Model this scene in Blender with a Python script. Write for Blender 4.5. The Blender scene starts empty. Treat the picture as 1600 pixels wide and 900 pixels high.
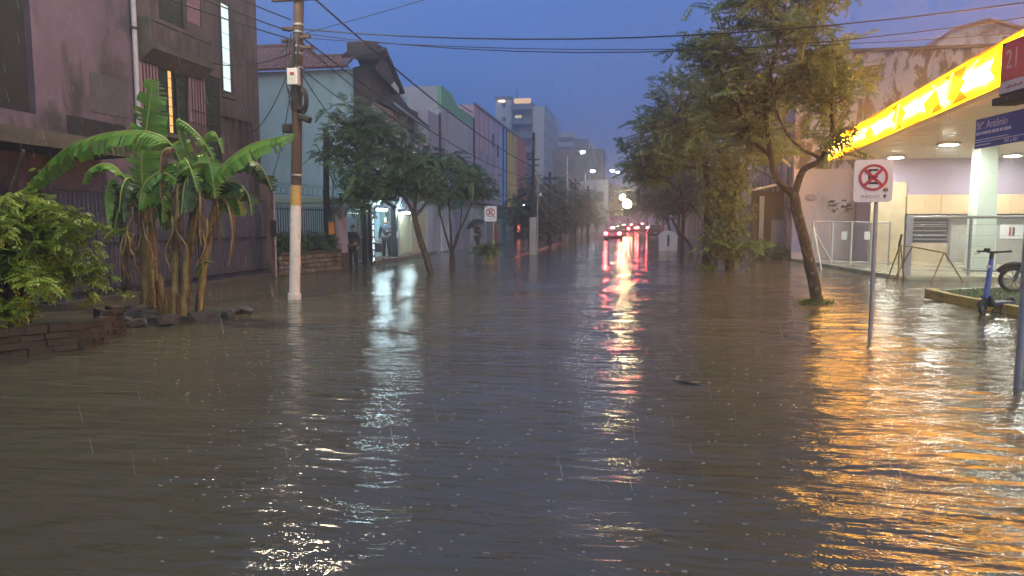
import bpy, bmesh, math, random
import numpy as np
from mathutils import Vector, Matrix
R = math.radians
random.seed(7); rng = np.random.default_rng(7)
S = bpy.context.scene
C = S.collection
# ---------------------------------------------------------------- camera
cd = bpy.data.cameras.new('camera'); cam = bpy.data.objects.new('camera', cd); C.objects.link(cam)
cam.location = (0, 0, 1.7)
cam.rotation_euler = (R(90 - 5.3015), 0, R(9.4227))
cd.sensor_width = 36.0; cd.lens = 36.0 * 1110 / 1600
cd.clip_start = 0.05; cd.clip_end = 2000
S.camera = cam
# ---------------------------------------------------------------- world: blue hour under rain cloud
W = bpy.data.worlds.new('World'); S.world = W; W.use_nodes = True
nt = W.node_tree; nt.nodes.clear()
wo = nt.nodes.new('ShaderNodeOutputWorld'); bg = nt.nodes.new('ShaderNodeBackground')
sky = nt.nodes.new('ShaderNodeTexSky'); sky.sky_type = 'NISHITA'; sky.sun_disc = False
SUN_EL, SUN_ROT = 2.0, 160.0
sky.sun_elevation = R(SUN_EL); sky.sun_rotation = R(SUN_ROT)
sky.air_density = 1.0; sky.dust_density = 0.5; sky.ozone_density = 5.0
mixw = nt.nodes.new('ShaderNodeMix'); mixw.data_type = 'RGBA'
mixw.inputs[0].default_value = 0.82
mixw.inputs[7].default_value = (0.80, 1.78, 4.95, 1)       # even rain cloud
nt.links.new(sky.outputs[0], mixw.inputs[6])
wtc = nt.nodes.new('ShaderNodeTexCoord'); wnz = nt.nodes.new('ShaderNodeTexNoise'); wnz.inputs['Scale'].default_value = 2.2; wnz.inputs['Detail'].default_value = 5
wmr = nt.nodes.new('ShaderNodeMapRange'); wmr.inputs[1].default_value = .3; wmr.inputs[2].default_value = .7; wmr.inputs[3].default_value = .92; wmr.inputs[4].default_value = 1.1
wmx = nt.nodes.new('ShaderNodeVectorMath'); wmx.operation = 'SCALE'            # soft uneven rain cloud, the same all round
nt.links.new(wtc.outputs['Generated'], wnz.inputs['Vector']); nt.links.new(wnz.outputs[0], wmr.inputs[0])
nt.links.new(mixw.outputs[2], wmx.inputs[0]); nt.links.new(wmr.outputs[0], wmx.inputs['Scale'])
nt.links.new(wmx.outputs[0], bg.inputs[0])
bg.inputs[1].default_value = 0.125
nt.links.new(bg.outputs[0], wo.inputs[0])
sl = bpy.data.lights.new('sun', 'SUN'); so = bpy.data.objects.new('sun', sl); C.objects.link(so)
sl.energy = 1.5; sl.angle = R(70); sl.color = (0.98, 0.97, 0.66)
so.rotation_euler = (R(52), 0, R(20))      # diffuse glow of the cloud from behind, right of the camera
# ---------------------------------------------------------------- view / render
S.view_settings.view_transform = 'Standard'; S.view_settings.look = 'None'
S.view_settings.exposure = 0.28; S.view_settings.gamma = 1.0; S.view_settings.use_curve_mapping = False
S.render.engine = 'CYCLES'
cy = S.cycles
cy.use_denoising = True
try: cy.denoiser = 'OPENIMAGEDENOISE'
except Exception: pass
cy.max_bounces = 5; cy.diffuse_bounces = 3; cy.glossy_bounces = 3; cy.transmission_bounces = 3
cy.transparent_max_bounces = 8; cy.volume_bounces = 0
cy.sample_clamp_indirect = 4.0; cy.caustics_reflective = False; cy.caustics_refractive = False
cy.use_light_tree = True

# ================================================================ helpers
def lk(nt, a, b): nt.links.new(a, b)
MATS = {}
def mat(name, col, col2=None, rough=.7, scale=3., bump=0., bscale=30., metal=0., spec=.5,
        stain=None, sscale=(1., 1., 1.), sthr=(.5, .65), emit=None, estr=0., trans=0., wet=0.):
    """noise-mottled Principled material; stain = colour of an irregular dirt layer"""
    if name in MATS: return MATS[name]
    m = bpy.data.materials.new(name); m.use_nodes = True; MATS[name] = m
    n = m.node_tree; n.nodes.clear()
    out = n.nodes.new('ShaderNodeOutputMaterial'); p = n.nodes.new('ShaderNodeBsdfPrincipled')
    p.inputs['Roughness'].default_value = rough; p.inputs['Metallic'].default_value = metal
    p.inputs['Specular IOR Level'].default_value = spec
    tc = n.nodes.new('ShaderNodeTexCoord')
    c1 = tuple(col) + (1,)
    c2 = tuple(col2) + (1,) if col2 else tuple(min(1, c * .72) for c in col) + (1,)
    nz = n.nodes.new('ShaderNodeTexNoise'); nz.inputs['Scale'].default_value = scale
    nz.inputs['Detail'].default_value = 6; nz.inputs['Roughness'].default_value = .62
    lk(n, tc.outputs['Object'], nz.inputs['Vector'])
    mr = n.nodes.new('ShaderNodeMapRange'); mr.inputs[1].default_value = .32; mr.inputs[2].default_value = .68
    lk(n, nz.outputs[0], mr.inputs[0])
    mx = n.nodes.new('ShaderNodeMix'); mx.data_type = 'RGBA'
    mx.inputs[6].default_value = c1; mx.inputs[7].default_value = c2
    lk(n, mr.outputs[0], mx.inputs[0]); colout = mx.outputs[2]
    if stain:
        mp = n.nodes.new('ShaderNodeMapping'); mp.inputs['Scale'].default_value = sscale
        lk(n, tc.outputs['Object'], mp.inputs[0])
        n2 = n.nodes.new('ShaderNodeTexNoise'); n2.inputs['Scale'].default_value = 1.; n2.inputs['Detail'].default_value = 7
        n2.inputs['Roughness'].default_value = .68; n2.inputs['Distortion'].default_value = .4
        lk(n, mp.outputs[0], n2.inputs['Vector'])
        m2 = n.nodes.new('ShaderNodeMapRange'); m2.inputs[1].default_value = sthr[0]; m2.inputs[2].default_value = sthr[1]
        lk(n, n2.outputs[0], m2.inputs[0])
        x2 = n.nodes.new('ShaderNodeMix'); x2.data_type = 'RGBA'
        lk(n, m2.outputs[0], x2.inputs[0]); lk(n, colout, x2.inputs[6]); x2.inputs[7].default_value = tuple(stain) + (1,)
        colout = x2.outputs[2]
    lk(n, colout, p.inputs['Base Color'])
    if bump:
        nb = n.nodes.new('ShaderNodeTexNoise'); nb.inputs['Scale'].default_value = bscale; nb.inputs['Detail'].default_value = 5
        lk(n, tc.outputs['Object'], nb.inputs['Vector'])
        bp = n.nodes.new('ShaderNodeBump'); bp.inputs['Distance'].default_value = bump; bp.inputs['Strength'].default_value = 1.
        lk(n, nb.outputs[0], bp.inputs['Height']); lk(n, bp.outputs[0], p.inputs['Normal'])
    if wet: p.inputs['Coat Weight'].default_value = wet; p.inputs['Coat Roughness'].default_value = .12
    if emit:
        p.inputs['Emission Color'].default_value = tuple(emit) + (1,); p.inputs['Emission Strength'].default_value = estr
    sh = p.outputs[0]
    if trans:
        t = n.nodes.new('ShaderNodeBsdfTranslucent'); lk(n, colout, t.inputs[0])
        ms = n.nodes.new('ShaderNodeMixShader'); ms.inputs[0].default_value = trans
        lk(n, sh, ms.inputs[1]); lk(n, t.outputs[0], ms.inputs[2]); sh = ms.outputs[0]
    lk(n, sh, out.inputs[0])
    return m
def glow(name, col, strength):
    if name in MATS: return MATS[name]
    m = bpy.data.materials.new(name); m.use_nodes = True; MATS[name] = m
    n = m.node_tree; n.nodes.clear()
    out = n.nodes.new('ShaderNodeOutputMaterial'); e = n.nodes.new('ShaderNodeEmission')
    e.inputs[0].default_value = tuple(col) + (1,); e.inputs[1].default_value = strength
    lk(n, e.outputs[0], out.inputs[0]); return m
def leafmat(name, a, b, c, rough=.38, trans=.28, nscale=1.3, blotch=None):
    """foliage: three leaf colours mixed by leaf tint and by position"""
    if name in MATS: return MATS[name]
    m = bpy.data.materials.new(name); m.use_nodes = True; MATS[name] = m
    n = m.node_tree; n.nodes.clear()
    out = n.nodes.new('ShaderNodeOutputMaterial'); p = n.nodes.new('ShaderNodeBsdfPrincipled')
    p.inputs['Roughness'].default_value = rough; p.inputs['Specular IOR Level'].default_value = .4
    at = n.nodes.new('ShaderNodeAttribute'); at.attribute_name = 'tint'
    tc = n.nodes.new('ShaderNodeTexCoord'); nz = n.nodes.new('ShaderNodeTexNoise'); nz.inputs['Scale'].default_value = nscale
    nz.inputs['Detail'].default_value = 3
    lk(n, tc.outputs['Object'], nz.inputs['Vector'])
    ad = n.nodes.new('ShaderNodeMath'); ad.operation = 'MULTIPLY_ADD'; ad.inputs[1].default_value = 1.3; ad.inputs[2].default_value = -.4
    lk(n, nz.outputs[0], ad.inputs[0])
    ad2 = n.nodes.new('ShaderNodeMath'); ad2.operation = 'MULTIPLY_ADD'; ad2.inputs[1].default_value = .6
    lk(n, at.outputs['Fac'], ad2.inputs[0]); lk(n, ad.outputs[0], ad2.inputs[2])
    cr = n.nodes.new('ShaderNodeValToRGB'); e = cr.color_ramp.elements
    e[0].position = .12; e[0].color = tuple(a) + (1,); e[1].position = .9; e[1].color = tuple(c) + (1,)
    k = e.new(.5); k.color = tuple(b) + (1,)
    lk(n, ad2.outputs[0], cr.inputs[0]); co_ = cr.outputs[0]
    if blotch:
        n2 = n.nodes.new('ShaderNodeTexNoise'); n2.inputs['Scale'].default_value = 7; n2.inputs['Detail'].default_value = 5; lk(n, tc.outputs['Object'], n2.inputs['Vector'])
        m2 = n.nodes.new('ShaderNodeMapRange'); m2.inputs[1].default_value = .60; m2.inputs[2].default_value = .68; lk(n, n2.outputs[0], m2.inputs[0])
        x2 = n.nodes.new('ShaderNodeMix'); x2.data_type = 'RGBA'; lk(n, m2.outputs[0], x2.inputs[0]); lk(n, co_, x2.inputs[6]); x2.inputs[7].default_value = tuple(blotch) + (1,); co_ = x2.outputs[2]
    lk(n, co_, p.inputs['Base Color'])
    t = n.nodes.new('ShaderNodeBsdfTranslucent'); lk(n, co_, t.inputs[0])
    ms = n.nodes.new('ShaderNodeMixShader'); ms.inputs[0].default_value = trans
    lk(n, p.outputs[0], ms.inputs[1]); lk(n, t.outputs[0], ms.inputs[2]); lk(n, ms.outputs[0], out.inputs[0])
    return m

def V(*a): return Vector(a)
class MB:
    """collects shapes in world coordinates; build() links them as ONE mesh object"""
    def __init__(s): s.v = []; s.f = []; s.sm = []
    def add(s, vs, fs, smooth=False):
        o = len(s.v); s.v += [tuple(v) for v in vs]
        for f in fs: s.f.append(tuple(i + o for i in f)); s.sm.append(smooth)
        return s
    def box(s, x0, x1, y0, y1, z0, z1):
        return s.add([(x0,y0,z0),(x1,y0,z0),(x1,y1,z0),(x0,y1,z0),(x0,y0,z1),(x1,y0,z1),(x1,y1,z1),(x0,y1,z1)],
                     [(0,3,2,1),(4,5,6,7),(0,1,5,4),(1,2,6,5),(2,3,7,6),(3,0,4,7)])
    def obox(s, c, size, M=None):
        hx, hy, hz = size[0]/2, size[1]/2, size[2]/2
        vs = [V(x,y,z) for z in (-hz,hz) for x,y in ((-hx,-hy),(hx,-hy),(hx,hy),(-hx,hy))]
        if M is not None: vs = [M @ v for v in vs]
        vs = [v + V(*c) for v in vs]
        return s.add(vs, [(0,3,2,1),(4,5,6,7),(0,1,5,4),(1,2,6,5),(2,3,7,6),(3,0,4,7)])
    def tube(s, pts, rad, n=8, cap=True, smooth=True):
        pts = [V(*p) for p in pts]
        if not hasattr(rad, '__len__'): rad = [rad] * len(pts)
        rings = []; prev = None
        for i, p in enumerate(pts):
            d = (pts[min(i+1, len(pts)-1)] - pts[max(i-1, 0)]).normalized()
            if prev is None:
                a = V(0,0,1) if abs(d.z) < .9 else V(1,0,0)
                u = d.cross(a).normalized()
            else:
                u = (prev - d * prev.dot(d)).normalized()
            prev = u; w = d.cross(u)
            rings.append([p + (u*math.cos(2*math.pi*k/n) + w*math.sin(2*math.pi*k/n)) * rad[i] for k in range(n)])
        vs = [v for r in rings for v in r]; fs = []
        for i in range(len(pts)-1):
            for k in range(n):
                fs.append((i*n+k, i*n+(k+1)%n, (i+1)*n+(k+1)%n, (i+1)*n+k))
        s.add(vs, fs, smooth)
        if cap and n > 2:
            s.add(rings[0], [tuple(range(n-1,-1,-1))]); s.add(rings[-1], [tuple(range(n))])
        return s
    def bar(s, p, q, r, n=6): return s.tube([p, q], r, n)
    def prism(s, poly, d):
        """poly: 3D points of a flat outline, d: extrusion vector"""
        n = len(poly); a = [V(*p) for p in poly]; b = [p + V(*d) for p in a]
        return s.add(a + b, [tuple(range(n-1,-1,-1)), tuple(range(n, 2*n))] + [(i,(i+1)%n,n+(i+1)%n,n+i) for i in range(n)])
    def lathe(s, prof, c=(0,0,0), n=16, M=None, smooth=True, cap=True):
        vs = []; fs = []
        for r, z in prof:
            for k in range(n):
                v = V(r*math.cos(2*math.pi*k/n), r*math.sin(2*math.pi*k/n), z)
                if M is not None: v = M @ v
                vs.append(v + V(*c))
        for i in range(len(prof)-1):
            for k in range(n): fs.append((i*n+k, i*n+(k+1)%n, (i+1)*n+(k+1)%n, (i+1)*n+k))
        s.add(vs, fs, smooth)
        if cap and prof[0][0] > 1e-4: s.add(vs[:n], [tuple(range(n-1,-1,-1))])
        if cap and prof[-1][0] > 1e-4: s.add(vs[-n:], [tuple(range(n))])
        return s
    def facade(s, o, u, W, z0, z1, opens, depth=.18, nrm=None):
        """wall sheet with openings (u0,u1,z0,z1) and reveals set back by depth; o is a point on the line, u its direction"""
        o = V(*o); u = V(*u).normalized()
        nrm = V(*nrm) if nrm else V(u.y, -u.x, 0)
        us = sorted({0., W} | {a for q in opens for a in q[:2]}); zs = sorted({z0, z1} | {a for q in opens for a in q[2:4]})
        P = lambda a, z, d=0.: o + u*a + V(0,0,z) - nrm*d
        for i in range(len(us)-1):
            for j in range(len(zs)-1):
                cu, cz = (us[i]+us[i+1])/2, (zs[j]+zs[j+1])/2
                if any(q[0] < cu < q[1] and q[2] < cz < q[3] for q in opens): continue
                s.add([P(us[i],zs[j]),P(us[i+1],zs[j]),P(us[i+1],zs[j+1]),P(us[i],zs[j+1])], [(0,1,2,3)])
        for a,b,c,d in [q[:4] for q in opens]:
            s.add([P(a,c),P(b,c),P(b,d),P(a,d),P(a,c,depth),P(b,c,depth),P(b,d,depth),P(a,d,depth)],
                  [(0,1,5,4),(1,2,6,5),(2,3,7,6),(3,0,4,7)])
        return s
    def mesh(s, name, mats, off=(0,0,0)):
        me = bpy.data.meshes.new(name)
        me.from_pydata([(x-off[0], y-off[1], z-off[2]) for x,y,z in s.v], [], s.f)
        me.polygons.foreach_set('use_smooth', s.sm)
        for m in (mats if isinstance(mats, (list, tuple)) else [mats]): me.materials.append(m)
        return me
    def build(s, name, m, parent=None, recalc=False):
        off = (0,0,0); p = parent
        while p is not None: off = tuple(a+b for a,b in zip(off, p.location)); p = p.parent
        me = s.mesh(name, m, off)
        if recalc:
            b = bmesh.new(); b.from_mesh(me); bmesh.ops.recalc_face_normals(b, faces=b.faces); b.to_mesh(me); b.free()
        o = bpy.data.objects.new(name, me); C.objects.link(o); o.parent = parent
        return o
def bevel(o, w=.02, seg=2):
    b = bmesh.new(); b.from_mesh(o.data)
    bmesh.ops.remove_doubles(b, verts=b.verts, dist=1e-5)
    es = [e for e in b.edges if len(e.link_faces) == 2 and e.calc_face_angle(0) > .5]
    bmesh.ops.bevel(b, geom=es, offset=w, segments=seg, affect='EDGES', profile=.6)
    b.to_mesh(o.data); b.free(); return o
def tag(o, label, cat, group=None):
    o['label'] = label; o['category'] = cat
    if group: o['group'] = group
    return o
def thing(name, label, cat, loc=(0,0,0), rotz=0, group=None):
    o = bpy.data.objects.new(name, None); C.objects.link(o); o.empty_display_size = .1
    o.location = loc; o.rotation_euler = (0,0,rotz)
    return tag(o, label, cat, group)
def inst(name, me, parent, loc, rot=(0,0,0), scale=(1,1,1)):
    """child sharing mesh data; loc in world coordinates (parents are unrotated)"""
    o = bpy.data.objects.new(name, me); C.objects.link(o); o.parent = parent
    off = V(0,0,0); p = parent
    while p is not None: off += V(*p.location); p = p.parent
    o.location = V(*loc) - off; o.rotation_euler = rot; o.scale = scale
    return o
def copytree(o, parent=None):
    c = o.copy(); C.objects.link(c); c.parent = parent
    for ch in list(o.children): copytree(ch, c)
    return c
def kind(o, k): o['kind'] = k; return o
def npmesh(name, verts, faces, m, tint=None, parent=None, smooth=False):
    """numpy verts (N,3), faces (M,4|3) in world coordinates -> object"""
    off = np.zeros(3); p = parent
    while p is not None: off += np.array(p.location); p = p.parent
    verts = np.asarray(verts, np.float32) - off.astype(np.float32); faces = np.asarray(faces, np.int32)
    me = bpy.data.meshes.new(name); k = faces.shape[1]
    me.vertices.add(len(verts)); me.vertices.foreach_set('co', verts.ravel())
    me.loops.add(faces.size); me.loops.foreach_set('vertex_index', faces.ravel())
    me.polygons.add(len(faces)); me.polygons.foreach_set('loop_start', np.arange(0, faces.size, k, dtype=np.int32))
    me.polygons.foreach_set('use_smooth', np.full(len(faces), smooth))
    me.update(calc_edges=True); me.validate()
    if tint is not None:
        a = me.attributes.new('tint', 'FLOAT', 'POINT'); a.data.foreach_set('value', np.asarray(tint, np.float32))
    me.materials.append(m)
    o = bpy.data.objects.new(name, me); C.objects.link(o); o.parent = parent
    return o
def text(name, body, size, m, parent, loc, rot=(0,0,0), ext=.002, align='CENTER', sx=1.):
    """lettering as a mesh; loc in the parent's local space"""
    cu = bpy.data.curves.new(name, 'FONT'); cu.body = body; cu.size = size; cu.extrude = ext
    cu.align_x = align; cu.align_y = 'CENTER'; cu.resolution_u = 3
    t = bpy.data.objects.new('tmp_text', cu); C.objects.link(t)
    dg = bpy.context.evaluated_depsgraph_get(); me = bpy.data.meshes.new_from_object(t.evaluated_get(dg))
    bpy.data.objects.remove(t); bpy.data.curves.remove(cu); me.name = name
    me.materials.clear(); me.materials.append(m)
    o = bpy.data.objects.new(name, me); C.objects.link(o); o.parent = parent
    o.location = loc; o.rotation_euler = rot; o.scale = (sx, 1, 1)
    return o
def sag(a, b, d, n=14):
    a = V(*a); b = V(*b)
    return [a.lerp(b, i/n) - V(0,0,d*4*(i/n)*(1-i/n)) for i in range(n+1)]
def jit(a): return random.uniform(-a, a)
# ================================================================ ground and flood water
asphalt = mat('wet_asphalt', (.05,.048,.045), rough=.35, scale=2, bump=.004, bscale=60)
concrete = mat('wet_concrete', (.42,.39,.28), (.32,.3,.22), rough=.22, scale=.8, bump=.002, bscale=25, stain=(.12,.11,.09), sscale=(.5,.5,.5))
pave = mat('wet_paving', (.16,.16,.17), (.11,.11,.12), rough=.16, scale=1.2, bump=.003, bscale=14)
o = MB().box(-350, 350, -60, 640, -.9, -.45).build('ground', asphalt); kind(o, 'structure')
# left pavement: drowned near the crossing, just above the water further up the street
m = MB()
prof = [(-20,-.16),(26,-.14),(31,-.03),(35,.03),(46,.06),(110,.08)]
for (ya,za),(yb,zb) in zip(prof[:-1], prof[1:]):
    m.add([(-11.5,ya,za),(-5.6,ya,za),(-5.6,yb,zb),(-11.5,yb,zb)], [(0,1,2,3)])
    m.add([(-5.6,ya,za),(-5.6,ya,-.45),(-5.6,yb,-.45),(-5.6,yb,zb)], [(0,1,2,3)])
kind(m.build('pavement_left', pave), 'structure')
m = MB()
for (ya,za),(yb,zb) in zip([(-20,-.16),(33,-.1),(45,.0),(60,.05)],[(33,-.1),(45,.0),(60,.05),(110,.07)]):
    m.add([(3.2,ya,za),(7.,ya,za),(7.,yb,zb),(3.2,yb,zb)], [(0,1,2,3)])
    m.add([(3.2,ya,-.45),(3.2,ya,za),(3.2,yb,zb),(3.2,yb,-.45)], [(0,1,2,3)])
kind(m.build('pavement_right', pave), 'structure')
kind(MB().prism([(7.9,22.6,-.45),(30,24.2,-.45),(30,33,-.45),(7.0,33,-.45)], (0,0,.55)).build('forecourt', concrete), 'structure')

def water_material():
    m = bpy.data.materials.new('muddy_flood_water'); m.use_nodes = True
    n = m.node_tree; n.nodes.clear()
    out = n.nodes.new('ShaderNodeOutputMaterial'); p = n.nodes.new('ShaderNodeBsdfPrincipled')
    p.inputs['IOR'].default_value = 1.33; p.inputs['Roughness'].default_value = .05
    tc = n.nodes.new('ShaderNodeTexCoord')
    def noise(sx, sy, rot, detail=3, rough=.5, dist=0.):
        mp = n.nodes.new('ShaderNodeMapping'); mp.inputs['Scale'].default_value = (sx, sy, 1); mp.inputs['Rotation'].default_value = (0,0,R(rot))
        lk(n, tc.outputs['Object'], mp.inputs[0])
        z = n.nodes.new('ShaderNodeTexNoise'); z.inputs['Scale'].default_value = 1.; z.inputs['Detail'].default_value = detail
        z.inputs['Roughness'].default_value = rough; z.inputs['Distortion'].default_value = dist
        lk(n, mp.outputs[0], z.inputs['Vector']); return z.outputs[0]
    def mul(a, k):
        q = n.nodes.new('ShaderNodeMath'); q.operation = 'MULTIPLY'; lk(n, a, q.inputs[0])
        if isinstance(k, float): q.inputs[1].default_value = k
        else: lk(n, k, q.inputs[1])
        return q.outputs[0]
    def add(a, b):
        q = n.nodes.new('ShaderNodeMath'); q.operation = 'ADD'; lk(n, a, q.inputs[0]); lk(n, b, q.inputs[1]); return q.outputs[0]
    # colour: silt clouds
    mx = n.nodes.new('ShaderNodeMix'); mx.data_type = 'RGBA'
    mx.inputs[6].default_value = (.078,.069,.043,1); mx.inputs[7].default_value = (.115,.104,.067,1)
    lk(n, noise(.25,.5,12,5,.6,.5), mx.inputs[0]); lk(n, mx.outputs[2], p.inputs['Base Color'])
    # ripples (heights in metres)
    h = mul(noise(1.15,4.3,-9,2,.4,.8), WAVE[0])
    # gusts: calm slicks between rougher patches
    gm = n.nodes.new('ShaderNodeMapRange'); gm.inputs[1].default_value = .36; gm.inputs[2].default_value = .64; gm.inputs[3].default_value = .35; gm.inputs[4].default_value = 1.55
    lk(n, noise(.33,.75,-14,3,.55,.6), gm.inputs[0])
    h = mul(h, gm.outputs[0])
    h = add(h, mul(mul(noise(6.,17.,8,2,.5,.3), WAVE[1]), gm.outputs[0]))
    h = add(h, mul(noise(2.6,9.5,14,1,.4,.3), .012))
    h = add(h, mul(noise(16.,60.,-3,3,.6), WAVE[2]))
    # rings left by rain drops
    for sc, amp, off in ((3.3, WAVE[3], 0.), (5.1, WAVE[3]*.7, 3.7)):
        mp = n.nodes.new('ShaderNodeMapping'); mp.inputs['Location'].default_value = (off, off*.7, 0); lk(n, tc.outputs['Object'], mp.inputs[0])
        vo = n.nodes.new('ShaderNodeTexVoronoi'); vo.voronoi_dimensions = '2D'; vo.inputs['Scale'].default_value = sc; lk(n, mp.outputs[0], vo.inputs['Vector'])
        d = mul(vo.outputs['Distance'], 46.0)
        sn = n.nodes.new('ShaderNodeMath'); sn.operation = 'SINE'; lk(n, d, sn.inputs[0])
        fo = n.nodes.new('ShaderNodeMapRange'); fo.inputs[1].default_value = .05; fo.inputs[2].default_value = .42; fo.inputs[3].default_value = 1; fo.inputs[4].default_value = 0
        lk(n, vo.outputs['Distance'], fo.inputs[0])
        h = add(h, mul(mul(sn.outputs[0], fo.outputs[0]), amp))
    bp = n.nodes.new('ShaderNodeBump'); bp.inputs['Strength'].default_value = 1.; bp.inputs['Distance'].default_value = 1.
    lk(n, h, bp.inputs['Height']); lk(n, bp.outputs[0], p.inputs['Normal'])
    lk(n, p.outputs[0], out.inputs[0]); return m
WAVE = (.043, .0072, .0016, .0008)
# water sheet: a swell of a centimetre or so, denser mesh round the crossing
ys = [-30., -10., 0.]; y = 0.
while y < 640: y += .06 + max(0., y-4)*.012; ys.append(min(y, 640))
xs = np.concatenate([[-340,-200,-120,-70,-40], np.arange(-26,-14,.5), np.arange(-14,14.01,.11), np.arange(14.5,26,.5), [40,70,120,200,340]])
X, Y = np.meshgrid(xs, np.array(ys))
def swell(X, Y):
    Z = np.zeros_like(X); g = np.random.default_rng(3)
    for k in range(26):
        lam = .5 * 1.09**k if k < 20 else 3 + (k-20)*.8
        th = R(90 + g.normal(0, 24)); ph = g.uniform(0, 6.28)
        Z += .0042*lam**.75 * np.sin(2*np.pi/lam*(X*np.cos(th)+Y*np.sin(th)) + ph + .6*np.sin(X*.7*g.uniform(.5,1.5)+k))*.36
    return Z * np.clip(1.15 - Y/60, 0.05, 1)
Z = swell(X, Y)
ny, nx = X.shape; idx = np.arange(ny*nx).reshape(ny, nx)
F = np.stack([idx[:-1,:-1], idx[:-1,1:], idx[1:,1:], idx[1:,:-1]], -1).reshape(-1, 4)
o = npmesh('flood_water', np.stack([X,Y,Z],-1).reshape(-1,3), F, water_material(), smooth=True)
kind(o, 'structure')
# ================================================================ left: old pink apartment house
plaster = mat('pink_plaster', (.15,.105,.155), (.10,.072,.105), rough=.85, scale=.9, bump=.006, bscale=18, stain=(.045,.038,.045), sscale=(1.1,.9,.45), sthr=(.46,.6))
plaster_dirty = mat('sooty_plaster', (.135,.10,.105), (.07,.052,.055), rough=.9, scale=1.6, bump=.01, bscale=14, stain=(.045,.038,.035), sscale=(2.6,2.6,.5), sthr=(.46,.58))
dark_wall = mat('dark_purple_wall', (.13,.11,.15), (.08,.07,.1), rough=.9, scale=1.2, bump=.005)
green_dark = mat('green_shutter', (.03,.05,.04), (.02,.03,.025), rough=.6)
black_paint = mat('black_paint', (.016,.016,.02), (.01,.01,.012), rough=.8, scale=4)
grey_paint = mat('grey_paint', (.085,.08,.10), (.06,.055,.075), rough=.8, scale=4)
iron = mat('dark_iron', (.03,.03,.035), rough=.55, metal=.3)
galv = mat('galvanised', (.42,.42,.44), (.3,.3,.32), rough=.45, metal=.6, scale=8)
frosted = mat('frosted_pane', (.6,.66,.64), rough=.25, emit=(.72,.92,.9), estr=.8)
lit_orange = glow('lamp_lit_curtain', (1., .52, .17), 1.15)
moss = mat('mossy_concrete', (.105,.09,.075), (.045,.042,.035), rough=.95, scale=2.5, bump=.015, bscale=12)
dglass = mat('dark_glass', (.02,.025,.03), rough=.08)
pink_sh = mat('pink_shutter', (.33,.20,.25), (.28,.17,.22), rough=.7)

X0 = -11.6
ph = thing('apartment_house', 'sooty pink old apartment house with balcony behind the banana plants', 'building', (X0, 15, 0))
Y0, Y1, ZT = 7.5, 20.95, 10.6
ops = [(16.35,17.48,3.95,5.62),(18.3,19.0,3.4,5.75),(19.09,19.63,5.41,7.96),(16.42,17.42,6.62,9.0),(17.58,18.25,6.98,9.0),
       (15.75,16.25,7.35,9.0),(Y0+.3,12.55,3.82,9.4),(13.2,14.3,.1,2.3),(17.6,18.9,.1,2.5)]
m = MB(); m.facade((X0,Y0,0),(0,1,0),Y1-Y0,-.45,ZT,[(a-Y0,b-Y0,c,d) for a,b,c,d in ops],.22, nrm=(1,0,0))
m.add([(X0,Y1,-.45),(-22,Y1,-.45),(-22,Y1,ZT),(X0,Y1,ZT)], [(0,1,2,3)])
m.add([(X0,Y0,-.45),(-22,Y0,-.45),(-22,Y0,ZT),(X0,Y0,ZT)], [(3,2,1,0)])
m.add([(-22,Y0,-.45),(-22,Y1,-.45),(-22,Y1,ZT),(-22,Y0,ZT)], [(3,2,1,0)])
m.add([(X0,Y0,ZT),(X0,Y1,ZT),(-22,Y1,ZT),(-22,Y0,ZT)], [(0,1,2,3)])
wall = m.build('wall', plaster, ph)
MB().box(X0+.004,X0+.05,15.45,Y1,-.4,3.3).build('ground_floor_render', dark_wall, ph)
MB().box(X0+.004,X0+.04,12.7,15.2,-.4,2.9).build('ground_floor_render', dark_wall, ph)
MB().box(X0+.003,X0+.014,13.32,15.06,3.26,3.92).build('paint_patch', black_paint, ph)
MB().box(X0+.003,X0+.012,14.02,15.12,4.1,4.94).build('paint_patch', grey_paint, ph)
# sooty upper bay right of the pipe
m = MB(); 
m.facade((X0+.035,15.55,0),(0,1,0),4.95,3.3,ZT,[(a-15.55,b-15.55,c,d) for a,b,c,d in ops[:6]],.2,nrm=(1,0,0))
m.box(X0-.01,X0+.034,15.5,15.55,3.3,ZT)
m.build('bay', plaster_dirty, ph)
MB().box(X0+.004,X0+.13,20.5,Y1+.02,-.4,ZT).build('corner_pilaster', plaster_dirty, ph)
# recessed dark board bay at the left
MB().box(X0-.2,X0-.15,Y0+.3,12.55,3.82,9.4).build('boarding', black_paint, ph)
# marquee slab
s = MB().prism([(X0+.004,8,3.06),(X0+.85,8,3.1),(X0+.85,8,3.4),(X0+.004,8,3.48)],(0,6.1,0)).build('marquee_slab', moss, ph)
# balcony: slab, curved corbel, parapet
prof = [(0,5.5),(.1,5.54),(.24,5.66),(.34,5.76),(.42,5.79),(.42,5.9),(.36,5.92),(.36,6.42),(.4,6.45),(.4,6.53),(0,6.53)]
bal = MB().prism([(X0+.04+a,15.58,z) for a,z in prof],(0,2.45,0)).build('balcony', moss, ph)
for k in range(4):
    MB().box(X0+.395,X0+.412,15.68+k*.6,15.68+k*.6+.46,6.0,6.36).build('parapet_panel', plaster_dirty, bal)
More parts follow.
